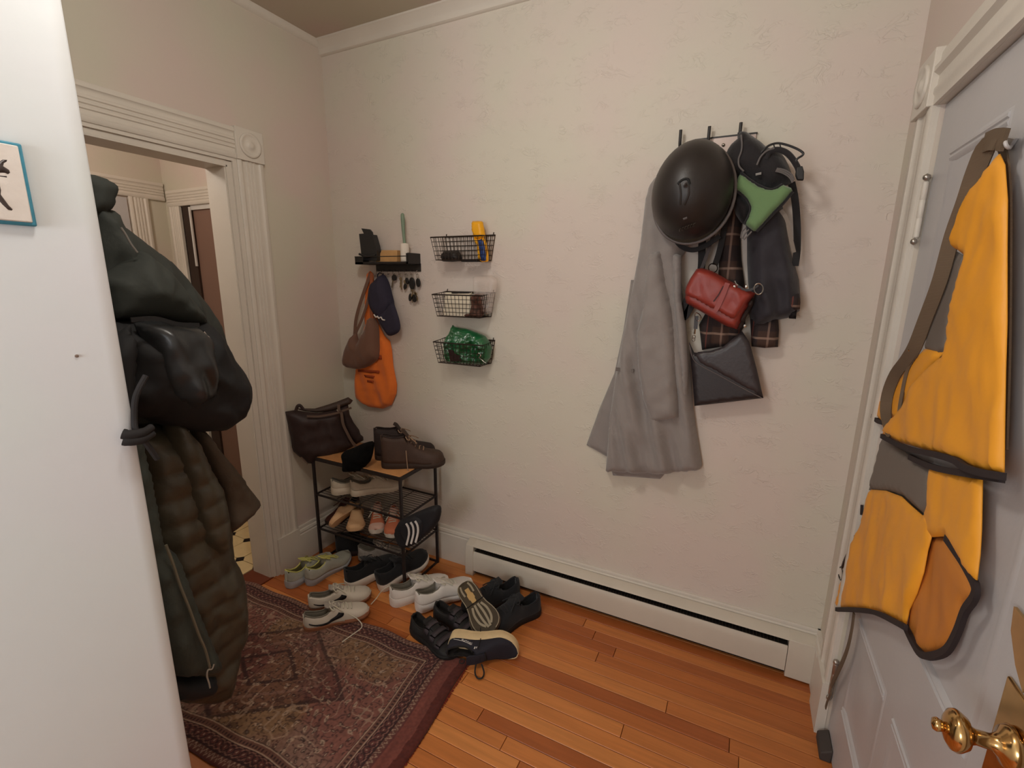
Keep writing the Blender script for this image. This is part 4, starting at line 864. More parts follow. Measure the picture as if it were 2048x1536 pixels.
puff('coat_body', [(190, 840), (300, 835), (360, 850), (388, 905), (410, 940), (424, 965), (437, 1000), (444, 1030), (450, 1100), (462, 1120), (472, 1145), (476, 1200), (477, 1250), (464, 1280), (456, 1320), (450, 1345), (441, 1388), (400, 1402), (350, 1400), (310, 1330), (290, 1250), (260, 1100), (230, 950)],
     PLx(.66), MOLV, pf_, D=.13, R=.10, Db=.10, s=.012, fold=ridge(.074, .013), wr=.010, edge_keep=.2)
puff('sleeve', [(330, 838), (360, 842), (392, 880), (415, 930), (440, 975), (452, 1030), (452, 1090), (430, 1110), (400, 1090), (380, 1040), (360, 970), (335, 900)], PLx(.76), MOLV, pf_, D=.06, R=.05, Db=.05, s=.010, fold=ridge(.07, .012, .6, -.15))
puff('canvas_cuff', [(385, 850), (410, 862), (434, 896), (464, 930), (490, 965), (518, 1005), (508, 1018), (497, 1030), (470, 1052), (449, 1070), (440, 1040), (436, 1000), (424, 965), (404, 920), (388, 885)], PLx(.72), MCUF, pf_, D=.05, R=.04, Db=.05, s=.010, wr=.014)
gz = thing('grey_green_coat', 'grey green coat with a pale zip edge, hanging in front of the puffer coat', 'coat', at(400, 1340, 0, .86))
puff('coat_front', [(225, 850), (275, 858), (300, 960), (322, 1085), (352, 1108), (372, 1160), (388, 1208), (412, 1265), (440, 1324), (430, 1338), (418, 1344), (390, 1350), (350, 1352), (310, 1300), (260, 1150), (235, 980)], PLx(.80), MGRN2, gz, D=.06, R=.05, Db=.05, s=.012, fold=folds((.012, .06, 0, .1, 1.0, .4)), wr=.012)
puff('lining_hem', [(330, 1340), (365, 1352), (400, 1350), (428, 1345), (432, 1366), (420, 1388), (380, 1400), (345, 1400), (320, 1370)], PLx(.77), mat('dark_teal_lining', (30, 34, 38), .7), gz, D=.04, R=.03, Db=.04)
G().tube([at(u, v, 0, .868) for u, v in crom([(332, 1090), (347, 1130), (360, 1170), (378, 1215), (398, 1270), (411, 1300), (420, 1335)], 6)], .0035, 6).build('zip', mat('zip_tape', (104, 98, 82), .6), gz)
G().tube([at(u, v, 0, .868) for u, v in crom([(428, 1328), (424, 1338), (416, 1340), (414, 1352), (418, 1366), (420, 1376)], 4)], .0022, 6).build('cord', mat('pale_cord', (150, 140, 128), .7), gz)
uj = thing('charcoal_jacket', 'charcoal hooded jacket hanging at the top behind the near wall edge', 'jacket', at(300, 650, 0, .72))
puff('jacket_body', [(150, 380), (195, 415), (224, 420), (238, 452), (262, 470), (298, 498), (330, 520), (360, 552), (402, 606), (420, 632), (430, 652), (446, 700), (440, 740), (400, 800), (300, 850), (200, 860), (150, 700)],
     PLx(.66), MJK, uj, D=.12, R=.12, Db=.10, s=.011, wr=.022, rf=.9)
puff('hood', [(150, 345), (190, 350), (208, 356), (222, 364), (234, 374), (230, 395), (224, 418), (205, 430), (150, 440)], PLx(.70), MJK, uj, D=.04, R=.03, Db=.04, s=.008, wr=.012)
G().tube([at(u, v, 0, .796) for u, v in crom([(242, 455), (252, 470), (262, 488), (275, 505)], 5)], .0022, 6).build('zip', mat('zip_tape2', (120, 114, 108), .5), uj)
bpk = thing('black_backpack', 'bulging black backpack with a shiny front hanging over the coats', 'backpack', at(374, 861, 0, .78))
puff('bag_body', [(180, 640), (262, 640), (316, 641), (360, 648), (402, 640), (425, 665), (449, 712), (468, 736), (480, 762), (482, 782), (480, 803), (462, 838), (430, 861), (400, 864), (374, 861), (316, 848), (288, 836), (230, 830), (180, 800)],
     PLx(.76), MMSH, bpk, D=.145, R=.12, Db=.12, s=.011, wr=.018, rf=.9)
puff('front_panel', [(272, 646), (310, 640), (360, 649), (395, 655), (416, 680), (424, 740), (422, 790), (400, 806), (370, 815), (340, 800), (310, 760), (290, 700)], PLx(.86), MSAT, bpk, D=.075, R=.06, Db=.03, s=.010, fold=folds((.010, .06, .4, .35, 1.45, 1.2)), wr=.014)
puff('top_flap', [(200, 560), (280, 500), (330, 540), (370, 590), (400, 625), (408, 650), (360, 650), (310, 640), (262, 640), (210, 640)], PLx(.76), MJK, bpk, D=.085, R=.08, Db=.08, s=.010, wr=.020, rf=.9)
G().ribbon([at(u, v, 0, .90) for u, v in crom([(262, 640), (310, 637), (355, 648), (398, 650)], 5)], .010, .004, (1, 0, 0)).build('flap_edge', MMSH, bpk)
G().tube([at(u, v, 0, .895) for u, v in [(405, 664), (411, 672), (416, 676)]], .005, 8).build('zip_pull', MSIL, bpk)
puff('side_strap', [(196, 700), (262, 650), (268, 700), (262, 780), (270, 830), (245, 840), (210, 830)], PLx(.86), MMSH, bpk, D=.05, R=.03, Db=.03)
# webbing strap that pokes round the wall edge
ws = thing('webbing_loop', 'rolled black webbing strap end poking round the edge of the near wall', 'strap', (.965, NY-.02, 1.21))
G().tube(crom([(.963, NY+.03, 1.34), (.966, NY+.004, 1.30), (.962, NY-.004, 1.25), (.968, NY-.006, 1.225), (.962, NY+.012, 1.19), (.955, NY+.03, 1.15)], 5), .006, 8).build('strap', MWEB, ws)
for z0, r in ((1.222, .010), (1.208, .010)):
    G().tube(crom([(.962, NY+.025, z0+.004), (.972, NY+.002, z0), (.972, NY-.020, z0+.002), (.966, NY-.030, z0+.006)], 4), [r*.8]*4+[r]*6+[r*1.1]*3, 10).build('rolled_end', MWEB, ws)
# ------------------------------------------------------------------ framed tile on the near wall
ft_ = thing('wall_tile', 'small white tile plaque with a teal blue rim on the near wall', 'wall tile', (NX, -1.67, 1.63))
pn = PXL(NX)
y0, y1, z0, z1 = -1.78, -1.588, 1.630, 1.765
bev(G().box((NX+.0005, y0, z0), (NX+.010, y1, z1)).build('teal_rim', mat('teal_glaze', (70, 140, 165), .3, var=.1, vscale=60), ft_), .003, 3)
bev(G().box((NX+.0005, y0+.006, z0+.006), (NX+.0125, y1-.006, z1-.005)).build('white_tile', mat('white_glaze', (226, 218, 212), .25, bump=.5, bscale=40), ft_), .002, 3)
cF = conv(5.907, 0, 240); MBK = mat('dark_relief', (66, 56, 54), .4)
PT = PXL(NX+.0125)
for L in ([(-60, 500), (0, 488), (30, 468), (85, 470), (78, 492), (45, 510), (38, 545), (110, 592), (118, 625), (95, 640), (60, 625), (-60, 620)],
          [(-40, 652), (80, 662), (82, 680), (0, 668), (-40, 670)], [(-60, 700), (0, 780), (12, 830), (8, 880), (60, 950), (105, 1010), (150, 1055), (140, 1070), (95, 1060), (30, 1000), (-60, 900)]):
    puff('relief_figure', cF(L), PT, MBK, ft_, D=.0022, R=.003, Db=.001, s=.004)
o = G().lathe([(0, 0), (.003, 0), (.003, .002), (0, .003)], at(153, 712, 0, NX), (1, 0, 0), 10).build('nail_head', mat('nail_grey', (130, 110, 100), .5))
tag(o, 'tiny nail head in the middle of the near white wall', 'nail')
# ------------------------------------------------------------------ shoe rack
MBAM = mat('tan_board', (200, 142, 90), .5, var=.07, vscale=30, bump=.1, bscale=60)
MRK = mat('rack_steel', (34, 27, 27), .5, spec=.45)
RX0, RX1, RY_F, RY_B, RH = .10, .70, -.355, -.058, .622
rk = thing('shoe_rack', 'black steel shoe rack with a tan wooden top and wire shelves in the corner', 'shoe rack', (.40, -.2, 0))
q = .013
for x in (RX0, RX1-q):
    for y_ in (RY_F, RY_B-q): bev(G().box((x, y_, 0), (x+q, y_+q, RH-.001)).build('post', MRK, rk), .001)
def rails(z, h=.008):
    for y_ in (RY_F+.002, RY_B-.010): G().box((RX0+q, y_, z-h), (RX1-q, y_+.008, z)).build('rail', MRK, rk)
    for x in (RX0+.002, RX1-.010): G().box((x, RY_F+q, z-h), (x+.008, RY_B-q, z)).build('rail', MRK, rk)
S1, S2 = .408, .205
rails(RH-.002, .018); rails(S1); rails(S2); rails(.012, .010)
for z in (S1, S2):
    g = G()
    for i in range(1, 13):
        y_ = RY_F+.010+(RY_B-RY_F-.020)*i/13; g.tube([(RX0+.006, y_, z-.001), (RX1-.006, y_, z-.001)], .0016, 5)
    for x in (.25, .40, .55): g.tube([(x, RY_F+.006, z-.0045), (x, RY_B-.006, z-.0045)], .0018, 5)
    g.build('wire_shelf', MRK, rk); rk.children[-1]['kind'] = 'stuff'
bev(G().box((RX0+.010, RY_F+.010, RH-.010), (RX1-.010, RY_B-.010, RH+.001)).build('wooden_top', MBAM, rk), .0015)
# ------------------------------------------------------------------ shoe builder (x heel->toe, z up)
def itp(T, V): return lambda t: float(np.interp(t, T, V))
def sm(a, b, t): t = min(1, max(0, (t-a)/(b-a))); return t*t*(3-2*t)
HWT = [0, .015, .05, .10, .18, .28, .40, .52, .64, .74, .82, .89, .945, .98, 1]
HWV = [.0, .36, .55, .66, .71, .70, .68, .76, .92, 1.0, .99, .88, .68, .42, .0]
def frame(o, fwd, up):
    f = np.array(fwd, float); f /= np.linalg.norm(f); u = np.array(up, float); u -= f*(u@f); u /= np.linalg.norm(u); l = np.cross(u, f)
    m = Matrix.Identity(4)
    for i in range(3): m[i][0] = f[i]; m[i][1] = l[i]; m[i][2] = u[i]; m[i][3] = float(o[i])
    return m
def shoe(name, label, o, fwd, up=(0, 0, 1), L=.285, Wd=.104, mirror=False, mu=None, ml=None, ms=None, mo=None, mlace=None, collar=None, vamp=None, top=.40, cwf=.64, mcol=None,
         sole=(.034, .022, .020), spring=.012, flare=1.05, laces=5, group='shoes', cat='shoe', tongue=True, foxing=None, mt=None, pull=False, bow=True, soft=.0, cap=None, straps=None, swoosh=None,
         stripes3=None, mstripe=None, outs=.006, mv=None, loose=None, slipper=False):
    """one shoe as a thing with upper, lining, midsole, outsole, tongue and laces as parts"""
    e = thing(name, label, cat, (0, 0, 0), group); e.matrix_world = frame(o, fwd, up)
    sg = -1 if mirror else 1
    hw = itp(HWT, HWV); cl = itp([0, .04, .16, .26, .36, top, 1], collar or [.088, .086, .066, .060, .068, .088, .09])
    vp = itp([0, .38, .46, .58, .70, .82, .92, .97, 1], vamp or [.095, .095, .088, .072, .057, .048, .042, .034, .020])
    st = itp([0, .30, .62, 1], [sole[0], sole[0]*.95, sole[1], sole[2]]); bt = itp([0, .06, .5, .74, .9, 1], [.003, 0, 0, 0, spring*.45, spring])
    cen = itp([0, .3, .7, 1], [0, -.004, .004, .0])
    nr = 44; TS = [.5-.5*math.cos(math.pi*i/(nr-1)) for i in range(nr)]; TS = [t*.85+.15*(i/(nr-1)) for i, t in enumerate(TS)]
    NO, NI = 6, 6
    def sect(t):
        h = hw(t)*Wd/2; c = cen(t)*sg; z0 = bt(t)+st(t)-.004; ht = cl(t) if t < .20 else vp(t)
        ht = max(ht, z0+.006); A = []; B = []
        n = 2*(NO+NI)+1
        for j in range(n):   # closed arch
            a = math.pi*j/(n-1); ca, sa = math.cos(a), math.sin(a)
            pe = .62; yy = h*math.copysign(abs(ca)**pe, ca)*.97; zz = z0+(ht-z0)*(abs(sa)**.80)
            A.append((yy+c, zz))
        ch = cl(t); cw = h*cwf
        half = []
        for j in range(NO+1):
            f = j/NO; yy = h*.97+(cw-h*.97)*f**1.6+h*.05*math.sin(math.pi*f); zz = z0+(ch-z0)*f; half.append((yy, zz))
        iz = z0+.002
        for j in range(1, NI+1):
            f = j/NI
            if j <= 4: g_ = j/4; yy = cw-.006-(cw*.05)*g_; zz = ch+(iz-ch)*g_**.9+(.003 if j == 1 else 0)
            else: yy = (cw*.95-.006)*(1-(j-4)/2); zz = iz
            half.append((max(yy, 0), zz))
        B = [(y_+c, z_) for y_, z_ in half]+[(-y_+c, z_) for y_, z_ in half[::-1][1:]]
        k = sm(.018, .045, t)*(1-sm(top-.045, top+.03, t))
        if slipper: k = 0
        return [((1-k)*a[0]+k*b[0], (1-k)*a[1]+k*b[1]) for a, b in zip(A, B)], k
    vs = []; n = 2*(NO+NI)+1; ks_ = []
    for t in TS:
        S_, k = sect(t); ks_.append(k)
        for (y_, z_) in S_:
            d = soft*noise.noise(Vector((t*7, y_*60, z_*50)))
            vs.append((t*L, y_+d, z_+d))
    fu, fi = [], []
    for i in range(nr-1):
        for j in range(n-1):
            f = (i*n+j, (i+1)*n+j, (i+1)*n+j+1, i*n+j+1)
            if NO <= j < n-1-NO and (ks_[i]+ks_[i+1])/2 > .5: fi.append(f)
            else: fu.append(f)
    fu.append(tuple(range(n)))
    u_ = obj('upper', vs, fu, mu, e, world=False); fixn(u_); md = u_.modifiers.new('s', 'SOLIDIFY'); md.thickness = .0025; md.offset = -1
    if fi: li = obj('lining', vs, fi, ml or mu, e, world=False)
    # padded collar roll
    if not slipper:
        ts_ = np.linspace(top-.02, .035, 14); P_ = [(t*L, cen(t)*sg+hw(t)*Wd/2*cwf-.001, cl(t)) for t in ts_]; P2 = [(t*L, cen(t)*sg-hw(t)*Wd/2*cwf+.001, cl(t)) for t in ts_[::-1]]
        G().tube(P_+[(.024*L, 0, cl(.03))]+P2, .0036, 8).build('collar', mcol or ml or mu, e, world=False, smooth=True)
    # sole
    def ring_(t, k, top_):
        h = hw(t)*Wd/2*k; return h
    sv = []; lv = [(0, 1.0), (.35, flare), (.8, flare*.99), (1, .985)]
    for t in TS:
        c = cen(t)*sg; z0 = bt(t); z1 = z0+st(t)
        tt = (t-.5)*(1.02)+.5
        row = [(1, z0+outs, .97), (1, z0+outs+(z1-z0-outs)*.3, flare), (1, z0+outs+(z1-z0-outs)*.75, flare*.985), (1, z1, .985)]
        for s_, z_, k in row: sv.append((tt*L, c+hw(t)*Wd/2*k, z_))
        for s_, z_, k in row[::-1]: sv.append((tt*L, c-hw(t)*Wd/2*k, z_))
    sf = []
    for i in range(nr-1):
        for j in range(8): sf.append((i*8+j, (i+1)*8+j, (i+1)*8+(j+1) % 8, i*8+(j+1) % 8))
    so = obj('midsole', sv, sf, ms, e, world=False); fixn(so, 50)
    ov = []
    for t in TS:
        c = cen(t)*sg; z0 = bt(t); tt = (t-.5)*(1.015)+.5
        for y_, z_ in ((.94, z0), (.985, z0+outs*1.02), (-.985, z0+outs*1.02), (-.94, z0)): ov.append((tt*L, c+hw(t)*Wd/2*y_, z_))
    of = []
    for i in range(nr-1):
        for j in range(4): of.append((i*4+j, (i+1)*4+j, (i+1)*4+(j+1) % 4, i*4+(j+1) % 4))
    fixn(obj('outsole', ov, of, mo or ms, e, world=False), 50)
    def surf(t, j_):     # j_ in -1..1 across the arch
        S_, k = sect(t); x = (j_+1)/2*(n-1); a = int(min(n-2, math.floor(x))); f = x-a
        return np.array([t*L, S_[n-1-a][0]*(1-f)+S_[n-2-a][0]*f, S_[n-1-a][1]*(1-f)+S_[n-2-a][1]*f])
    def side(t, f, s=1, off=.002):  # outer wall at height fraction f
        S_, k = sect(t); x = f*(2*NO*.5+0); x = f*NO; a = int(min(2*NO-2, math.floor(x))); g_ = x-a
        p = S_[a] if s*1 > 0 else S_[n-1-a]; p2 = S_[a+1] if s > 0 else S_[n-2-a]
        y_, z_ = p[0]*(1-g_)+p2[0]*g_, p[1]*(1-g_)+p2[1]*g_
        return np.array([t*L, y_+math.copysign(off, s), z_+off*.35])
    if tongue:
        tw = Wd*.24; pts = []
        zt = cl(top)+.016
        rows = [(top-.075, zt+.004, tw*.72), (top-.03, zt-.004, tw*.92), (top+.05, vp(top+.05)+.004, tw*.85), (top+.16, vp(top+.16)+.002, tw*.7)]
        g = G(); c = [np.array([r[0]*L, 0, r[1]]) for r in rows]; cc = crom(c, 5); ww = np.interp(np.linspace(0, 3, len(cc)), range(4), [2*r[2] for r in rows])
        g.ribbon(cc, list(ww), .006, (0, 0, 1)); bev(g.build('tongue', mt or mu, e, world=False, smooth=True), .002)
    if laces:
        ml_ = mlace or ms; T0, T1 = top+.02, top+.02+.05*laces; T1 = min(T1, .74); lt = []
        for i in range(laces):
            t = T0+(T1-T0)*i/max(1, laces-1); w_ = .26-.05*(i/max(1, laces-1))
            a = surf(t, -w_); b = surf(t+.015*(1 if i % 2 else -1), w_); m_ = surf(t, 0)+np.array([0, 0, .0055]); a[2] += .003; b[2] += .003
            p = crom([a, m_, b], 5); G().tube(p, .0028, 6).build('lace', ml_, e, world=False)
        if bow:
            c = surf(T0, 0)+np.array([0, 0, .007])
            for s in (1, -1):
                G().tube(crom([c, c+[-.006, s*.018, .006], c+[.004, s*.034, -.004], c+[.014, s*.028, -.008], c+[.004, s*.008, 0]], 5), .0026, 6).build('lace', ml_, e, world=False)
                G().tube(crom([c, c+[.012, s*.012, .002], c+[.034, s*.030, -.010], c+[.050, s*.040, -.022]], 5), .0026, 6).build('lace', ml_, e, world=False)
    if loose is not None:
        for Lp in loose: G().tube(crom([np.array(p) for p in Lp], 5), .0022, 6).build('lace', mlace or ms, e, world=False)
    if foxing:
        g = G(); 
        for s in (1, -1):
            P_ = [side(t, .05, s, .0022) for t in np.linspace(.60, .985, 12)]; g.ribbon(P_, .012, .0015, (0, s, .3))
        g.build('toe_band', foxing, e, world=False)
    if cap:
        g = []; f_ = []; ts_ = np.linspace(.80, .992, 8); js = np.linspace(-.98, .98, 17)
        for t in ts_:
            for j_ in js:
                p = surf(t, j_); c = np.array([t*L-.01, cen(t)*sg, bt(t)+.01]); d = p-c; g.append(p+d/np.linalg.norm(d)*.0016)
        for i in range(7):
            for j in range(16): f_.append((i*17+j, (i+1)*17+j, (i+1)*17+j+1, i*17+j+1))
        fixn(obj('toe_cap', g, f_, cap, e, world=False))
    if swoosh is not None:
        for s in (1, -1):
            a = [(.08, .40), (.16, .24), (.26, .12), (.37, .12), (.47, .24), (.55, .42), (.59, .66), (.60, .95)]
            b = [(.08, .48), (.17, .38), (.27, .32), (.37, .34), (.43, .44), (.475, .60), (.505, .80), (.52, 1.0)]
            A_ = crom([np.array(q_) for q_ in a], 3); B_ = crom([np.array(q_) for q_ in b], 3); vs_ = []
            for p1, p2 in zip(A_, B_):
                for f in (0, .5, 1): qv = p1*(1-f)+p2*f; vs_.append(side(qv[0], qv[1], s, .0022))
            m_ = len(A_); f_ = [(i*3+j, (i+1)*3+j, (i+1)*3+j+1, i*3+j+1) for i in range(m_-1) for j in range(2)]
            o_ = obj('side_mark', vs_, f_, swoosh, e, world=False); md = o_.modifiers.new('s', 'SOLIDIFY'); md.thickness = .001; md.offset = 0
    if stripes3:
        for s in (1, -1):
            for i in range(3):
                t0 = .40+i*.055; vs_ = []
                for f in np.linspace(.04, .96, 6):
                    for d in (0, .026): vs_.append(side(t0+d-.10*(f-.5), f, s, .0022))
                o_ = obj('side_stripe', vs_, [(j*2, j*2+2, j*2+3, j*2+1) for j in range(5)], stripes3, e, world=False); md = o_.modifiers.new('s', 'SOLIDIFY'); md.thickness = .001; md.offset = 0
    if straps:
        for t in straps[0]:
            P_ = [surf(t+.01*math.sin(k), k)+np.array([0, 0, .004+.004*math.cos(k*1.5)]) for k in np.linspace(-.72, .72, 13)]
            G().ribbon(P_, .026, .004, [np.array([0, math.sin(k*1.3)*-1, math.cos(k*1.3)]) for k in np.linspace(-.9, .9, 13)]).build('strap', straps[1], e, world=False, smooth=True)
    if pull:
        c = np.array([(top-.10)*L, 0, cl(top)+.022])
        G().tube([c+[.004*math.sin(a)*0-.010+.010*math.cos(a), 0.0+.009*math.sin(a)*0+0, .012*math.sin(a)] for a in np.linspace(0, 6.28, 14, endpoint=False)], .0022, 6, closed=True).build('pull_loop', pull, e, world=False)
    return e, surf, side
def fl(u, v, z=0): return at(u, v, 2, z)
# materials
MWHT = mat('white_leather', (222, 214, 206), .5, spec=.4, bump=.12, bscale=120); MMID = mat('white_foam', (226, 216, 204), .6); MGUM = mat('gum_rubber', (150, 98, 70), .6)
MSAIL = mat('sail_leather', (206, 196, 182), .55, bump=.1, bscale=100); MSUE = mat('grey_suede', (160, 150, 140), .9, sheen=.3, bump=.3, bscale=300)
MGLN = mat('grey_lining', (118, 112, 100), .9); MDLN = mat('dark_lining', (34, 30, 28), .95); MLAC = mat('cream_lace', (206, 200, 182), .8)
MYLW = mat('yellow_knit', (198, 194, 112), .8, bump=.4, bscale=400); MLGR = mat('pale_grey_knit', (172, 172, 160), .8, bump=.4, bscale=400, var=.06, vscale=60); MFOAM = mat('grey_foam', (170, 172, 176), .6)
MBKN = mat('black_knit', (24, 24, 27), .88, sheen=.15, bump=.3, bscale=400); MBRB = mat('black_rubber', (26, 24, 24), .65)
MBOOT = mat('brown_boot_leather', (68, 49, 39), .66, bump=.25, bscale=70, var=.12, vscale=20); MBOOT2 = mat('dark_boot_leather', (46, 34, 31), .75, bump=.25, bscale=70, var=.1, vscale=20); MBSL = mat('boot_sole', (54, 40, 32), .75)
MBEI = mat('beige_knit', (196, 184, 164), .8, bump=.35, bscale=350, var=.06, vscale=50); MBEF = mat('cream_foam', (214, 202, 182), .6)
MTAN = mat('tan_suede', (226, 184, 140), .8, bump=.2, bscale=200); MPNK = mat('coral_suede', (206, 120, 86), .8, bump=.2, bscale=200); MPNL = mat('pale_pink', (222, 184, 168), .7)
MMAR = mat('oxblood_leather', (70, 32, 26), .5); MGMS = mat('grey_mesh', (168, 164, 158), .8, bump=.5, bscale=300, var=.15, vscale=70)
LOWC = [.080, .078, .064, .060, .066, .080, .084]
# floor: yellow and grey running shoes
h1, t1 = fl(572, 1182), fl(632, 1118); d = np.array([-.055, .275, 0]); d0 = fl(664, 1113)-fl(611, 1176)
for i, (hx_, lb, mir) in enumerate(((fl(568, 1178), 'pale grey running shoe with yellow collar, the left one by the door casing', False), (fl(609, 1173), 'pale grey running shoe with yellow collar, the right one of the pair by the rack', True))):
    fw = np.array([.02, 1, 0]) if i == 0 else np.array([.03, 1, 0])
    shoe('running_shoe', lb, hx_+np.array([0.01, .01, 0]), fw, L=.275, mu=MLGR, ml=mat('olive_lining', (96, 88, 50), .9), mcol=MYLW, ms=MFOAM, mo=MFOAM, mlace=MYLW, mt=MYLW, mirror=mir, sole=(.038, .028, .024), spring=.030, flare=1.10, group='yellow and grey running shoes', collar=[.100, .096, .074, .068, .076, .096, .1], vamp=[.1, .1, .096, .080, .064, .058, .056, .052, .040])
# floor and rug edge: low white sneakers with black curved side mark
a, b = fl(600, 1264), fl(728, 1230); fw = b-a
shoe('low_sneaker', 'off-white low sneaker with black curved side mark, the nearer one standing on the rug', a+np.array([.012, .012, .008]), fw, L=.285, Wd=.10, mu=MSAIL, ml=MGLN, ms=MGUM, mo=MGUM, mlace=MLAC, mt=MSUE, sole=(.024, .018, .016), outs=.011, spring=.012, flare=1.03, collar=LOWC, vamp=[.088, .088, .086, .074, .060, .052, .046, .038, .022], foxing=MGUM, swoosh=mat('black_mark', (26, 25, 28), .5), group='white low sneakers', laces=6,
     loose=[[(.16, -.02, .062), (.22, -.055, .03), (.24, -.09, .006), (.20, -.12, .004), (.15, -.15, .004)]])
a, b = fl(610, 1222), fl(733, 1194)
shoe('low_sneaker', 'off-white low sneaker with gum sole, farther one behind its pair on the rug edge', a+np.array([.015, .012, .004]), b-a, L=.285, Wd=.10, mirror=True, mu=MSAIL, ml=MGLN, ms=MGUM, mo=MGUM, mlace=MLAC, mt=MSUE, sole=(.024, .018, .016), outs=.011, flare=1.03, collar=LOWC, vamp=[.088, .088, .086, .074, .060, .052, .046, .038, .022], foxing=MGUM, swoosh=mat('black_mark', ()), group='white low sneakers', laces=6)
# black running shoes with thick white soles
shoe('black_running_shoe', 'black running shoe with thick white sole, left one in front of the rack', fl(684, 1180)+np.array([.02, .01, 0]), (.34, 1, .06), L=.295, Wd=.112, mu=MBKN, ml=MBKN, ms=MMID, mo=MMID, mlace=MBKN, sole=(.050, .038, .030), spring=.016, flare=1.12, collar=[.122, .118, .096, .09, .098, .115, .12], vamp=[.12, .12, .114, .094, .076, .068, .064, .058, .042], group='black running shoes with white soles')
shoe('black_running_shoe', 'black running shoe with thick white sole, right one leaning up on the rack foot', fl(752, 1182)+np.array([.015, .01, 0]), (.38, 1, .24), (0, -.24, 1), L=.295, Wd=.112, mirror=True, mu=MBKN, ml=MBKN, ms=MMID, mo=MMID, mlace=MBKN, sole=(.050, .038, .030), spring=.020, flare=1.12, collar=[.122, .118, .096, .09, .098, .115, .12], vamp=[.12, .12, .114, .094, .076, .068, .064, .058, .042], group='black running shoes with white soles')
# white trainers
for u, v, fw, lb, mir in ((776, 1213, (.58, 1, 0), 'white chunky trainer, left one of the pair with a loose lace', False), (828, 1229, (.50, 1, 0), 'white chunky trainer, right one with its heel over the black strap shoe', True)):
    shoe('white_trainer', lb, fl(u, v)+np.array([.005, .012, .012 if mir else 0]), fw, L=.305, Wd=.116, mirror=mir, mu=MWHT, ml=MGLN, ms=MWHT, mo=MWHT, mlace=MLAC, sole=(.046, .034, .028), spring=.020, flare=1.12, collar=[.102, .098, .082, .076, .084, .102, .105], vamp=[.105, .105, .102, .086, .070, .060, .054, .048, .034], cap=MWHT, group='white chunky trainers', loose=None if mir else [[(.02, .02, .095), (-.02, .05, .06), (-.05, .06, .02), (-.08, .05, .006)], [(.13, 0, .105), (.10, -.01, .14), (.09, -.03, .16)]])
# black strap shoes
MVEL = mat('grey_black_strap', (58, 50, 54), .7, bump=.4, bscale=200)
shoe('strap_shoe', 'black walking shoe with grey hook-and-loop straps, in front beside the rug', fl(812, 1262)+np.array([.02, .03, 0]), (1, -.22, 0), L=.28, Wd=.115, mu=MBRB, ml=MDLN, ms=MBRB, mo=MBRB, laces=0, straps=([.46, .60, .74], MVEL), tongue=True, sole=(.034, .026, .022), collar=[.08, .078, .064, .060, .066, .08, .08], group='black strap shoes')
shoe('strap_shoe', 'black walking shoe with straps, lying behind its pair under the upturned shoe', fl(858, 1238)+np.array([.02, .03, 0]), (1, -.16, 0), L=.28, Wd=.115, mirror=True, mu=MBRB, ml=MDLN, ms=MBRB, mo=MBRB, laces=0, straps=([.46, .60, .74], MVEL), sole=(.034, .026, .022), collar=[.08, .078, .064, .060, .066, .08, .08], group='black strap shoes')
# black trainers by the heater
for u, v, dx, lb, mir in ((1078, 1222, (-.62, -1, 0), 'all black trainer lying nearest the heater panel, right one', False), (1036, 1190, (-.62, -1, 0), 'all black trainer behind the upturned shoe, left one of the black pair', True)):
    shoe('black_trainer', lb, fl(u, v), dx, L=.31, Wd=.122, mirror=mir, mu=MBKN, ml=MBKN, ms=MBRB, mo=MBRB, mlace=MBKN, sole=(.034, .028, .024), spring=.016, collar=[.098, .098, .080, .074, .084, .108, .11], vamp=[.12, .12, .114, .100, .084, .074, .068, .06, .04], group='all black trainers')
# upturned shoe showing a striped sole
MOLS = mat('olive_rubber', (62, 49, 30), .6, bump=.2, bscale=90); MSTR = mat('pale_rubber', (150, 138, 116), .6); MTNP = mat('tan_shank', (188, 152, 96), .6)
P1 = at(984, 1260, 2, .070)
for _z in np.linspace(.08, .34, 80):
    P0 = at(925, 1166, 2, _z)
    if np.linalg.norm(P0-P1) < .262: break
fw = P1-P0; upv = (P0+P1)/2-CAM; upv = upv/np.linalg.norm(upv)+np.array([-.12, .1, -.25])
e, sf_, sd_ = shoe('upturned_shoe', 'upside-down trainer showing an olive sole with pale stripes, on top of the pile', P0, fw, upv, L=.265, Wd=.128, mu=MBOOT2, ml=MDLN, ms=mat('brown_midsole', (88, 72, 62), .6), mo=MOLS, mlace=MDLN, laces=4, bow=False, sole=(.026, .022, .018), spring=.004, flare=1.05, outs=.009, group='unusual soled shoes')
hwf = itp(HWT, HWV)
def sole_strip(e, pts, wd, m, nm, z=-.0015, th=.003, L=.265):
    P_ = crom([np.array([t*L, y_*.060, z]) for t, y_ in pts], 5); G().ribbon(P_, list(wd) if hasattr(wd, '__len__') else [wd]*len(P_), th, (0, 0, 1)).build(nm, m, e, world=False)
for yy in (-.50, -.18, .16, .48): sole_strip(e, [(.46+abs(yy)*.06, yy*.75), (.62, yy*1.1), (.78, yy*1.0), (.93-abs(yy)*.10, yy*.45)], .010, MSTR, 'sole_stripe')
for yy in (-.40, .40): sole_strip(e, [(.05, yy*.8), (.14, yy), (.25, yy*.95)], .008, MSTR, 'sole_stripe')
sole_strip(e, [(.14, 0), (.26, 0), (.36, .0), (.44, 0)], [.020]*5+[.030]*5+[.022]*4+[.008]*2, MTNP, 'sole_panel')
for s in (1, -1):
    P_ = [np.array([t*.265, s*hwf(t)*.060, -.001]) for t in np.linspace(.02, .985, 40)]
    G().tube(P_, .0022, 6).build('sole_edge', MSTR, e, world=False)
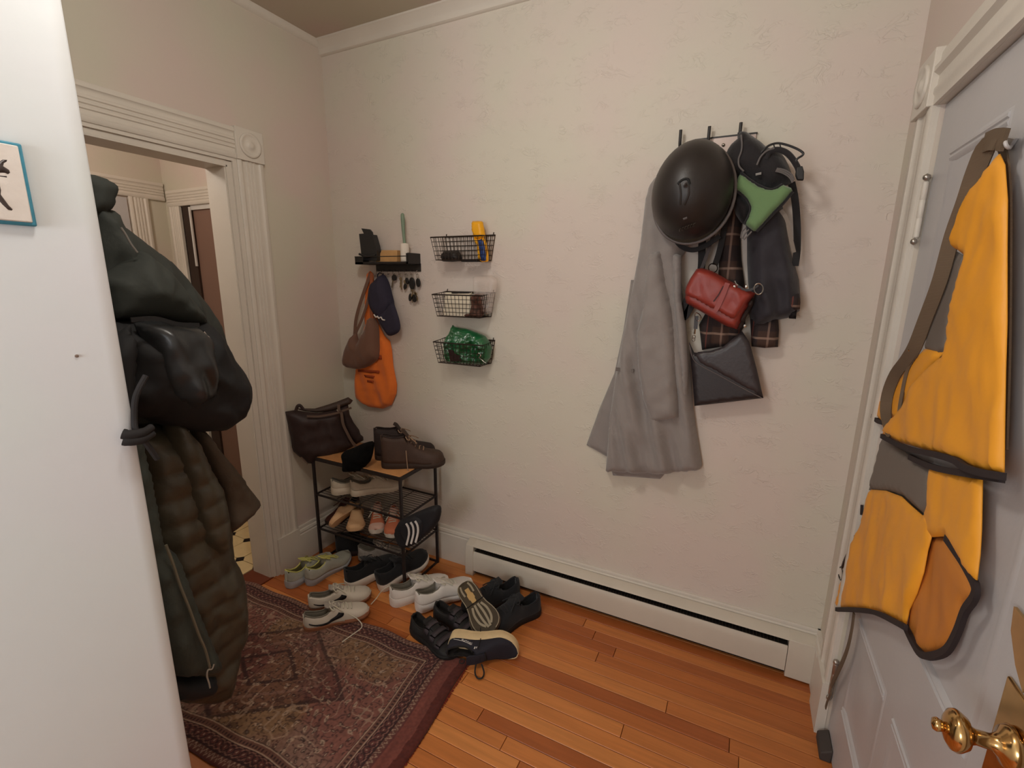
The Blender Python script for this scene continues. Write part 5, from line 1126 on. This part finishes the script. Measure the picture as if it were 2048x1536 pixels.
G().tube([(.115, y_, -.003) for y_ in np.linspace(-.045, .045, 6)], .0022, 6).build('lace', MDLN, e, world=False)
# black shoe lying on its side with a cream sole
P0 = at(908, 1300, 2, .045); P1 = at(1046, 1318, 2, .040); fw = P1-P0; Lc = np.linalg.norm(fw)
up_ = np.array([.12, -1, .02]); org = at(904, 1268, 2, .050)
e, sf_, sd_ = shoe('cream_soled_shoe', 'black shoe on its side with a thick cream sole and small white lettering', org, fw, up_, L=.295, Wd=.100, mu=mat('navy_black_knit', (34, 32, 42), .8, bump=.3, bscale=400), ml=MDLN, ms=mat('cream_sole', (220, 194, 150), .6, var=.06, vscale=40), mo=mat('cream_sole', ()), mlace=MDLN, laces=3, bow=False, sole=(.056, .050, .036), outs=.012, spring=.026, flare=1.05,
     collar=[.108, .104, .088, .082, .094, .118, .12], vamp=[.125, .125, .118, .098, .078, .064, .056, .048, .034], tongue=True, pull=MBRB, group='unusual soled shoes')
MWT = mat('white_print', (214, 208, 202), .6)
tsd = 1 if sd_(.3, .5, 1)[1] > 0 else -1
mw = e.matrix_world; s_up = 1 if (mw.to_3x3() @ Vector((0, 1, 0))).z > 0 else -1
def dline(pts, wd=.0016):
    G().ribbon([sd_(t, f, s_up, .0022) for t, f in pts], wd, .0008, (0, s_up, .15)).build('lettering', MWT, e, world=False)
# two rows of small slanted characters: R U N N A C
glyph = {'R': [[(0, 0), (0, 1), (.7, 1), (.7, .55), (0, .5), (.7, 0)]], 'u': [[(0, .7), (0, 0), (.6, 0), (.6, .7)]], 'n': [[(0, 0), (0, .7), (.6, .7), (.6, 0)]], 'a': [[(.6, 0), (.6, .7), (0, .6), (0, 0), (.6, 0)]], 'c': [[(.6, .7), (0, .6), (0, 0), (.6, 0)]]}
x = 0
for ch in 'Runnac':
    for st_ in glyph[ch]: dline([(.20+(x+px_)*.028, .46+.26*(x*.14)-py_*.20) for px_, py_ in st_])
    x += 1
for k in range(2): dline([(.08+k*.06, .24+k*.12), (.20+k*.04, .48+k*.06)], .0014)
dline([(.22, .53), (.28, .60), (.34, .68)], .0016)
dline([(.41, .62), (.405, .80)], .004); dline([(.435, .66), (.43, .82)], .003)
_iv = np.array(frame(org, fw, up_).inverted())
G().tube([(_iv@np.append(p, 1))[:3] for p in crom([at(952, 1328, 2, .03), at(950, 1345, 2, .012), at(955, 1356, 2, .008), at(964, 1356, 2, .008), at(968, 1345, 2, .012), at(963, 1328, 2, .03)], 5)], .0032, 7).build('pull_loop', MBRB, e, world=False)
cr2 = G().tube([(.125, y_, .001) for y_ in (-.05, -.02, .02, .05)], .002, 6).build('lace', MBRB, e, world=False)
G().tube(crom([sd_(.46, z_, s_up, .003) for z_ in (.0, .3, .6, .95)], 3), .0018, 6).build('lace', MBRB, e, world=False)
# boots on the rack top
BC = [.168, .168, .160, .158, .164, .172, .17]; BV = [.172, .172, .140, .104, .088, .080, .074, .060, .032]
shoe('leather_boot', 'dark brown leather ankle boot on the rack top, nearer one with hanging lace', (.530, -.290, RH+.001), (1, .62, 0), L=.315, Wd=.108, mu=MBOOT, ml=MBOOT2, ms=MBSL, mo=MBSL, mlace=mat('tan_lace', (150, 122, 98), .7), sole=(.032, .024, .024), spring=.010, flare=1.04, collar=BC, vamp=BV, top=.40, laces=5, group='brown leather boots', cat='boot', cap=MBOOT,
     loose=[[(.125, -.022, .12), (.13, -.045, .07), (.135, -.06, .02), (.14, -.070, -.02)]])
shoe('leather_boot', 'dark brown leather ankle boot on the rack top, farther one against the wall', (.425, -.222, RH+.001), (1, .62, 0), L=.315, Wd=.108, mirror=True, mu=MBOOT2, ml=MBOOT2, ms=MBSL, mo=MBSL, mlace=mat('tan_lace', ()), sole=(.032, .024, .024), spring=.010, flare=1.04, collar=BC, vamp=BV, top=.40, laces=5, group='brown leather boots', cat='boot')
# upper shelf trainers
for u, v, lb, mir in ((660, 990, 'beige knit trainer on the upper shelf, left one', False), (699, 993, 'beige knit trainer on the upper shelf, right one', True)):
    shoe('beige_trainer', lb, at(u, v, 2, S1+.001)+np.array([0, .012, 0]), (.78, 1, 0), L=.285, Wd=.096, mirror=mir, mu=MBEI, ml=MGLN, ms=MBEF, mo=MBEF, mlace=MLAC, sole=(.040, .030, .026), spring=.02, flare=1.10, group='beige trainers on the upper shelf')
# lower shelf: oxblood shoe, tan clogs, coral sneakers, striped slide
shoe('oxblood_shoe', 'oxblood leather shoe at the back left of the lower shelf', (.145, -.085, S2+.001), (-.02, -1, 0), L=.235, Wd=.09, mu=MMAR, ml=MDLN, ms=MBSL, mo=MBSL, laces=3, mlace=MMAR, group=None)
_q = at(709, 1064, 2, S2)-at(716, 1030, 2, S2); _q /= np.linalg.norm(_q)
shoe('tan_slip_on', 'pale tan slip-on shoe with its toe to the room on the lower shelf', at(709, 1066, 2, S2)-_q*.235+np.array([0, 0, .001]), _q, L=.240, Wd=.096, mu=MTAN, ml=MGLN, ms=MTAN, mo=MTAN, laces=0, tongue=False, collar=[.07, .07, .056, .05, .056, .068, .07], vamp=[.075, .075, .074, .062, .052, .046, .042, .034, .020], group='tan slip-on shoes')
_q = at(709, 1064, 2, S2)-at(716, 1030, 2, S2); _q /= np.linalg.norm(_q)
_t = at(668, 1052, 2, S2+.045); _d = at(698, 1028, 2, S2+.045)-_t; _d /= np.linalg.norm(_d)
shoe('tan_slip_on', 'pale tan slip-on shoe turned on its side showing the sole, lower shelf', _t+_d*.215, -_d, (-.9, .2, .55), L=.215, Wd=.086, mu=MTAN, ml=MGLN, ms=MTAN, mo=MTAN, laces=0, tongue=False, collar=[.06, .06, .05, .045, .05, .06, .06], vamp=[.07, .07, .066, .058, .05, .044, .04, .034, .02], group='tan slip-on shoes')
for (u_, v_), lb, mir in (((752, 1071), 'coral and white sneaker on the lower shelf, left one', False), ((786, 1079), 'coral and white sneaker on the lower shelf, right one', True)):
    shoe('coral_sneaker', lb, at(u_, v_, 2, S2)-_q*.245+np.array([0, 0, .001]), _q, L=.250, Wd=.086, mirror=mir, mu=MPNK, ml=MPNL, ms=MMID, mo=MMID, mlace=MLAC, mt=MPNL, sole=(.032, .026, .024), collar=LOWC, vamp=[.08, .08, .078, .066, .054, .048, .044, .036, .022], cap=MPNL, group='coral and white sneakers')
# big black slide with three white stripes, hanging off the right end of the shelf
sl = thing('striped_slide', 'black slide sandal with three white stripes sticking out at the right end of the rack', 'sandal', at(830, 1080, 1, -.36), 'black striped slides')
MSLB = mat('slide_black', (34, 33, 36), .7, spec=.3)
puff('foot_bed', [(790, 1066), (797, 1045), (812, 1035), (850, 1018), (872, 1012), (879, 1022), (876, 1042), (862, 1062), (838, 1082), (818, 1094), (802, 1092)], PY(-.372), MSLB, sl, D=.022, R=.02, Db=.035, smooth=2, s=.008)
puff('strap', [(800, 1050), (806, 1040), (830, 1031), (846, 1040), (848, 1062), (840, 1082), (822, 1090), (808, 1076)], PY(-.388), MSLB, sl, D=.020, R=.02, Db=.02, smooth=2, s=.008)
for k in range(3):
    G().ribbon([at(u+k*9.0, v-k*2.5, 1, -.4125) for j, (u, v) in enumerate(crom([(812, 1047), (817, 1056), (818, 1070), (813, 1090)], 3))], .0095, .004, (0, -1, 0)).build('stripe', mat('white_print', ()), sl)
# under the rack
shoe('grey_mesh_shoe', 'grey mesh trainer with toggles standing under the rack', fl(712, 1122)+np.array([.0, .02, 0]), (.8, .6, 0), L=.26, Wd=.10, mu=MGMS, ml=MGLN, ms=MGMS, mo=MBRB, mlace=MMID, sole=(.03, .024, .022), group='shoes under the rack')
shoe('dark_shoe', 'black low boot half hidden under the left of the rack', fl(662, 1112)+np.array([.02, .02, 0]), (.8, .7, 0), L=.26, Wd=.10, mu=MBKN, ml=MDLN, ms=mat('plum_sole', (60, 44, 44), .7), mo=MBRB, collar=[.13, .13, .125, .12, .125, .13, .13], vamp=[.13, .13, .11, .085, .07, .062, .056, .05, .034], laces=4, mlace=MBKN, group='shoes under the rack')
# ------------------------------------------------------------------ tote and dark beanie on the rack top
MTOT = mat('dark_brown_leather', (50, 36, 34), .55, spec=.35, bump=.25, bscale=60, var=.08, vscale=10); MTBD = mat('brown_strap_leather', (98, 78, 66), .6)
tt = thing('leather_tote', 'large dark brown tote bag leaning in the corner on the rack top', 'tote bag', at(640, 925, 1, -.28))
c85b = conv(8.533, 560, 780)
pt = Plane((.062, -.375, .62), (.62, .785, 0), (0, 0, 1), (.785, -.62, 0))
puff('bag_body', c85b([(90, 375), (260, 345), (430, 375), (660, 395), (960, 345), (1030, 400), (1060, 580), (1140, 760), (1280, 950), (1100, 1040), (940, 1110), (800, 1180), (640, 1170), (560, 1260), (460, 1250), (330, 1140), (230, 1050), (205, 980), (185, 800), (140, 600)]),
     pt, MTOT, tt, D=.045, R=.06, Db=.018, s=.014, wr=.010)
pt2 = Plane((.045, -.362, .62), (.62, .785, 0), (0, 0, 1), (.785, -.62, 0))
puff('side_panel', c85b([(1000, 310), (1160, 240), (1175, 330), (1190, 420), (1260, 560), (1350, 680), (1375, 760), (1420, 800), (1425, 860), (1300, 925), (1160, 780), (1060, 560)]), pt2, MTOT, tt, D=.03, R=.03, Db=.012, s=.012)
puff('rolled_top', c85b([(260, 320), (430, 318), (590, 320), (760, 270), (960, 205), (1165, 125), (1245, 180), (1200, 240), (1020, 305), (960, 340), (800, 370), (640, 385), (430, 365)]), pt2, mat('dark_brown_trim', (64, 48, 40), .6), tt, D=.018, R=.02, Db=.012, s=.010)
def tr(L, w_, pl_=pt, off=.050, m=MTBD, nm='strap'): G().ribbon([pl_.px(*q_)+pl_.N*off for q_ in crom(c85b(L), 5)], w_, .004, pl_.N).build(nm, m, tt)
tr([(450, 405), (640, 410), (800, 385), (960, 350), (1040, 320), (1200, 265)], .010)
tr([(985, 215), (990, 300), (1030, 360), (1060, 540), (1130, 690), (1200, 820), (1290, 945)], .014)
tr([(1085, 1060), (1180, 1000), (1290, 945), (1420, 885), (1560, 865)], .012, off=.04)
tr([(350, 1095), (400, 1140), (465, 1215)], .006, off=.045)
G().tube([pt.px(*q_)+pt.N*.02 for q_ in crom(c85b([(270, 330), (295, 265), (325, 245), (355, 262), (400, 320)]), 5)], .008, 8).build('handle', MTOT, tt)
cap_ = c_m = conv(9.309, 680, 840)
o = puff('black_beanie', cap_([(60, 620), (110, 570), (250, 520), (400, 450), (560, 410), (590, 480), (570, 640), (520, 790), (440, 870), (430, 940), (260, 960), (100, 960), (80, 900), (80, 740)]), PY(-.34), mat('black_wool', (16, 16, 16), .95, spec=.1, bump=.4, bscale=200), D=.04, R=.05, Db=.05, smooth=2, s=.009, wr=.012)
tag(o, 'soft black knitted hat on the rack top between the tote bag and the boots', 'hat')
# ------------------------------------------------------------------ rug
Rg0 = np.array([1.222, -.585]); ang = math.atan2(-.425, .03)+math.pi/2   # small clockwise turn
uL = np.array([-math.cos(.066), -math.sin(.066)]); vL = np.array([math.sin(.066), -math.cos(.066)])
RL, RW = 1.42, .705; ds = .0034
nu, nv = int(RL/ds), int(RW/ds); uu, vv = np.meshgrid(np.linspace(0, RL, nu), np.linspace(0, RW, nv), indexing='ij')
def hsh(a, b, k=0): 
    x = np.sin(a*127.1+b*311.7+k*74.7)*43758.5453; return x-np.floor(x)
def vnoise(a, b, k=0):
    ia, ib = np.floor(a), np.floor(b); fa, fb = a-ia, b-ib; fa = fa*fa*(3-2*fa); fb = fb*fb*(3-2*fb)
    return (hsh(ia, ib, k)*(1-fa)+hsh(ia+1, ib, k)*fa)*(1-fb)+(hsh(ia, ib+1, k)*(1-fa)+hsh(ia+1, ib+1, k)*fa)*fb
C3 = lambda c: np.array(lin(c))
out = np.zeros((nu, nv, 3)); RED = C3((122, 66, 56)); DK = C3((50, 30, 30)); CR = C3((172, 142, 118)); BR = C3((108, 76, 60)); OL = C3((128, 96, 62)); MR = C3((92, 46, 42)); PKb = C3((134, 98, 84))
E0_ = .085                       # plain red end band
du = uu-E0_; du2 = RL-E0_-uu; e1 = np.minimum(np.minimum(du, du2), np.minimum(vv, RW-vv)); along = np.where(np.minimum(du, du2) < np.minimum(vv, RW-vv), vv, uu)
fld = np.empty((nu, nv, 3)); n1 = vnoise(uu*7, vv*7, 1); 
fld[:] = PKb*.55+BR*.45
mix = lambda A_, c, m_: A_*(1-m_[..., None])+c*m_[..., None]
fld = mix(fld, RED, np.clip((vnoise(uu*5, vv*5, 2)-.45)*4, 0, .7)); fld = mix(fld, OL, np.clip((vnoise(uu*6+9, vv*6, 3)-.55)*5, 0, .75))
# central stepped medallion and corner pieces
cu, cv_ = (E0_+RL-E0_)/2+.02, RW/2
rr = np.abs(uu-cu)/.36+np.abs(vv-cv_)/.24; stp = np.floor(rr*14)/14
fld = mix(fld, MR, ((stp < .98)*1.0)*.55); fld = mix(fld, DK, (np.abs(stp-.98) < .04)*.75); fld = mix(fld, PKb, (np.abs(stp-.62) < .04)*.5); fld = mix(fld, DK, (np.abs(stp-.34) < .04)*.8)
# scattered motifs: jittered cell flowers and hooks
for cell, k, c1, c2, sz in ((.034, 5, DK, CR, .34), (.052, 6, CR, DK, .26), (.021, 8, DK, MR, .30)):
    a_, b_ = uu/cell, vv/cell; ia, ib = np.floor(a_), np.floor(b_); jx = .5+(hsh(ia, ib, k)-.5)*.5; jy = .5+(hsh(ia, ib, k+.5)-.5)*.5
    th = hsh(ia, ib, k+.2)*6.28; X = (a_-ia-jx); Y = (b_-ib-jy); Xr = X*np.cos(th)+Y*np.sin(th); Yr = -X*np.sin(th)+Y*np.cos(th)
    d_ = np.sqrt((Xr*1.0)**2+(Yr*2.2)**2); pick = hsh(ia, ib, k+.8) > .32
    fld = mix(fld, c1, ((d_ < sz) & pick)*.72); fld = mix(fld, c2, ((d_ < sz*.45) & pick)*.65)
# paisley-like hooks outline
a_ = vnoise(uu*34, vv*34, 11); fld = mix(fld, DK, (np.abs(a_-.5) < .045)*.55); a_ = vnoise(uu*22, vv*22, 13); fld = mix(fld, CR, (np.abs(a_-.5) < .025)*.45)
out[:] = fld
# borders from the outside in
def band(lo, hi): return ((e1 >= lo) & (e1 < hi))
def per(p, w_, ph=0): return (np.mod(along+ph, p) < w_)
b0 = band(-9, .006); out = mix(out, MR, b0*1.0)
b1 = band(.006, .026); out = mix(out, C3((94, 54, 46)), b1*1.0); tri = np.abs(np.mod(along, .018)/.018-.5)*2; out = mix(out, CR, (b1 & (np.abs((e1-.006)/.020-tri) < .16))*.6)
out = mix(out, DK, band(.026, .030)*1.0)
b2 = band(.030, .074); out = mix(out, C3((58, 32, 32)), b2*1.0); ph_ = np.mod(along, .027)/.027; dd = np.sqrt(((ph_-.5)*.027)**2+((e1-.052))**2)
out = mix(out, MR, (b2 & (dd < .009))*1.0); out = mix(out, CR, (b2 & (dd < .003))*.7); out = mix(out, C3((150, 100, 84)), (b2 & (np.abs(dd-.017) < .0015))*.7); out = mix(out, C3((120, 70, 60)), (b2 & (np.abs(np.sin(along*270)*.010-(e1-.052)) < .0022))*.6)
out = mix(out, CR, band(.074, .078)*.85)
b3 = band(.078, .096); out = mix(out, C3((104, 66, 54)), b3*1.0); out = mix(out, DK, (b3 & per(.014, .006) & (np.abs(e1-.087) < .005))*.9); out = mix(out, CR, band(.096, .0995)*.8); out = mix(out, DK, band(.0995, .103)*.6)
# end bands and the near side darker selvedge
endb = (np.minimum(uu, RL-uu) < E0_); eb = np.minimum(uu, RL-uu); out = np.where(endb[..., None], C3((112, 56, 46))*(.85+.3*vnoise(uu*90, vv*8, 21))[..., None], out)
out = mix(out, C3((78, 28, 20)), (endb & (eb < .030+.008*vnoise(vv*30, vv*0, 4)))*.85)
_l = out.mean(-1, keepdims=True)*np.array([1.12, .96, .86]); out = (out*.85+_l*.15)*1.06
out *= (.82+.36*vnoise(uu*160, vv*160, 31))[..., None]; out *= (.88+.24*vnoise(uu*3, vv*3, 33))[..., None]
hz = .0055+.0016*vnoise(uu*150, vv*150, 41)+.004*np.exp(-((uu-1.22)/.07)**2)*np.exp(-(vv/.18)**2)
edge = np.minimum(np.minimum(uu, RL-uu), np.minimum(vv, RW-vv)); hz = hz*np.clip(edge/.004, .3, 1)+.001
side_w = .006*np.sin(uu*9)+.004*np.sin(uu*23+1); end_w = .005*np.sin(vv*14)
PX = Rg0[0]+uL[0]*(uu+end_w)+vL[0]*(vv+side_w); PY_ = Rg0[1]+uL[1]*(uu+end_w)+vL[1]*(vv+side_w)
V = np.stack([PX, PY_, hz], -1).reshape(-1, 3); idx = np.arange(nu*nv).reshape(nu, nv)
Fq = np.stack([idx[:-1, :-1], idx[:-1, 1:], idx[1:, 1:], idx[1:, :-1]], -1).reshape(-1, 4)
me = bpy.data.meshes.new('rug'); me.vertices.add(len(V)); me.vertices.foreach_set('co', (V-np.array([.53, -.93, 0])).ravel())
me.loops.add(Fq.size); me.loops.foreach_set('vertex_index', Fq.ravel().astype(np.int32)); me.polygons.add(len(Fq)); me.polygons.foreach_set('loop_start', np.arange(0, Fq.size, 4, dtype=np.int32))
me.update(calc_edges=True); me.validate()
ca_ = me.color_attributes.new('weave', 'FLOAT_COLOR', 'POINT'); ca_.data.foreach_set('color', np.concatenate([np.clip(out, 0, 1), np.ones((nu, nv, 1))], -1).astype(np.float32).ravel())
mr = bpy.data.materials.new('woven_rug'); mr.use_nodes = True; b = mr.node_tree.nodes['Principled BSDF']; b.inputs['Roughness'].default_value = .95; b.inputs['Specular IOR Level'].default_value = .15; b.inputs['Sheen Weight'].default_value = .15
at_ = mr.node_tree.nodes.new('ShaderNodeVertexColor'); at_.layer_name = 'weave'; mr.node_tree.links.new(at_.outputs[0], b.inputs['Base Color']); me.materials.append(mr)
rt = thing('persian_rug', 'worn red and brown patterned rug with dark borders and a plain red end band', 'rug', (.53, -.93, 0))
o = bpy.data.objects.new('woven_field', me); COL.objects.link(o); o.parent = rt
md = o.modifiers.new('s', 'SOLIDIFY'); md.thickness = .004; md.offset = -1
g = G()
for i in range(150):
    v_ = RW*(i+.5)/150; p = Rg0+vL*v_; l_ = .005+.004*rng.rand(); dx = rng.uniform(-.004, .004)
    g.tube([(p[0], p[1], .005), (p[0]-uL[0]*l_*.5, p[1]-uL[1]*l_*.5+dx*.5, .003), (p[0]-uL[0]*l_, p[1]-uL[1]*l_+dx, .0018)], .0015, 4)
g.build('fringe', mat('red_fringe', (112, 34, 24), .95), rt); rt.children[-1]['kind'] = 'stuff'
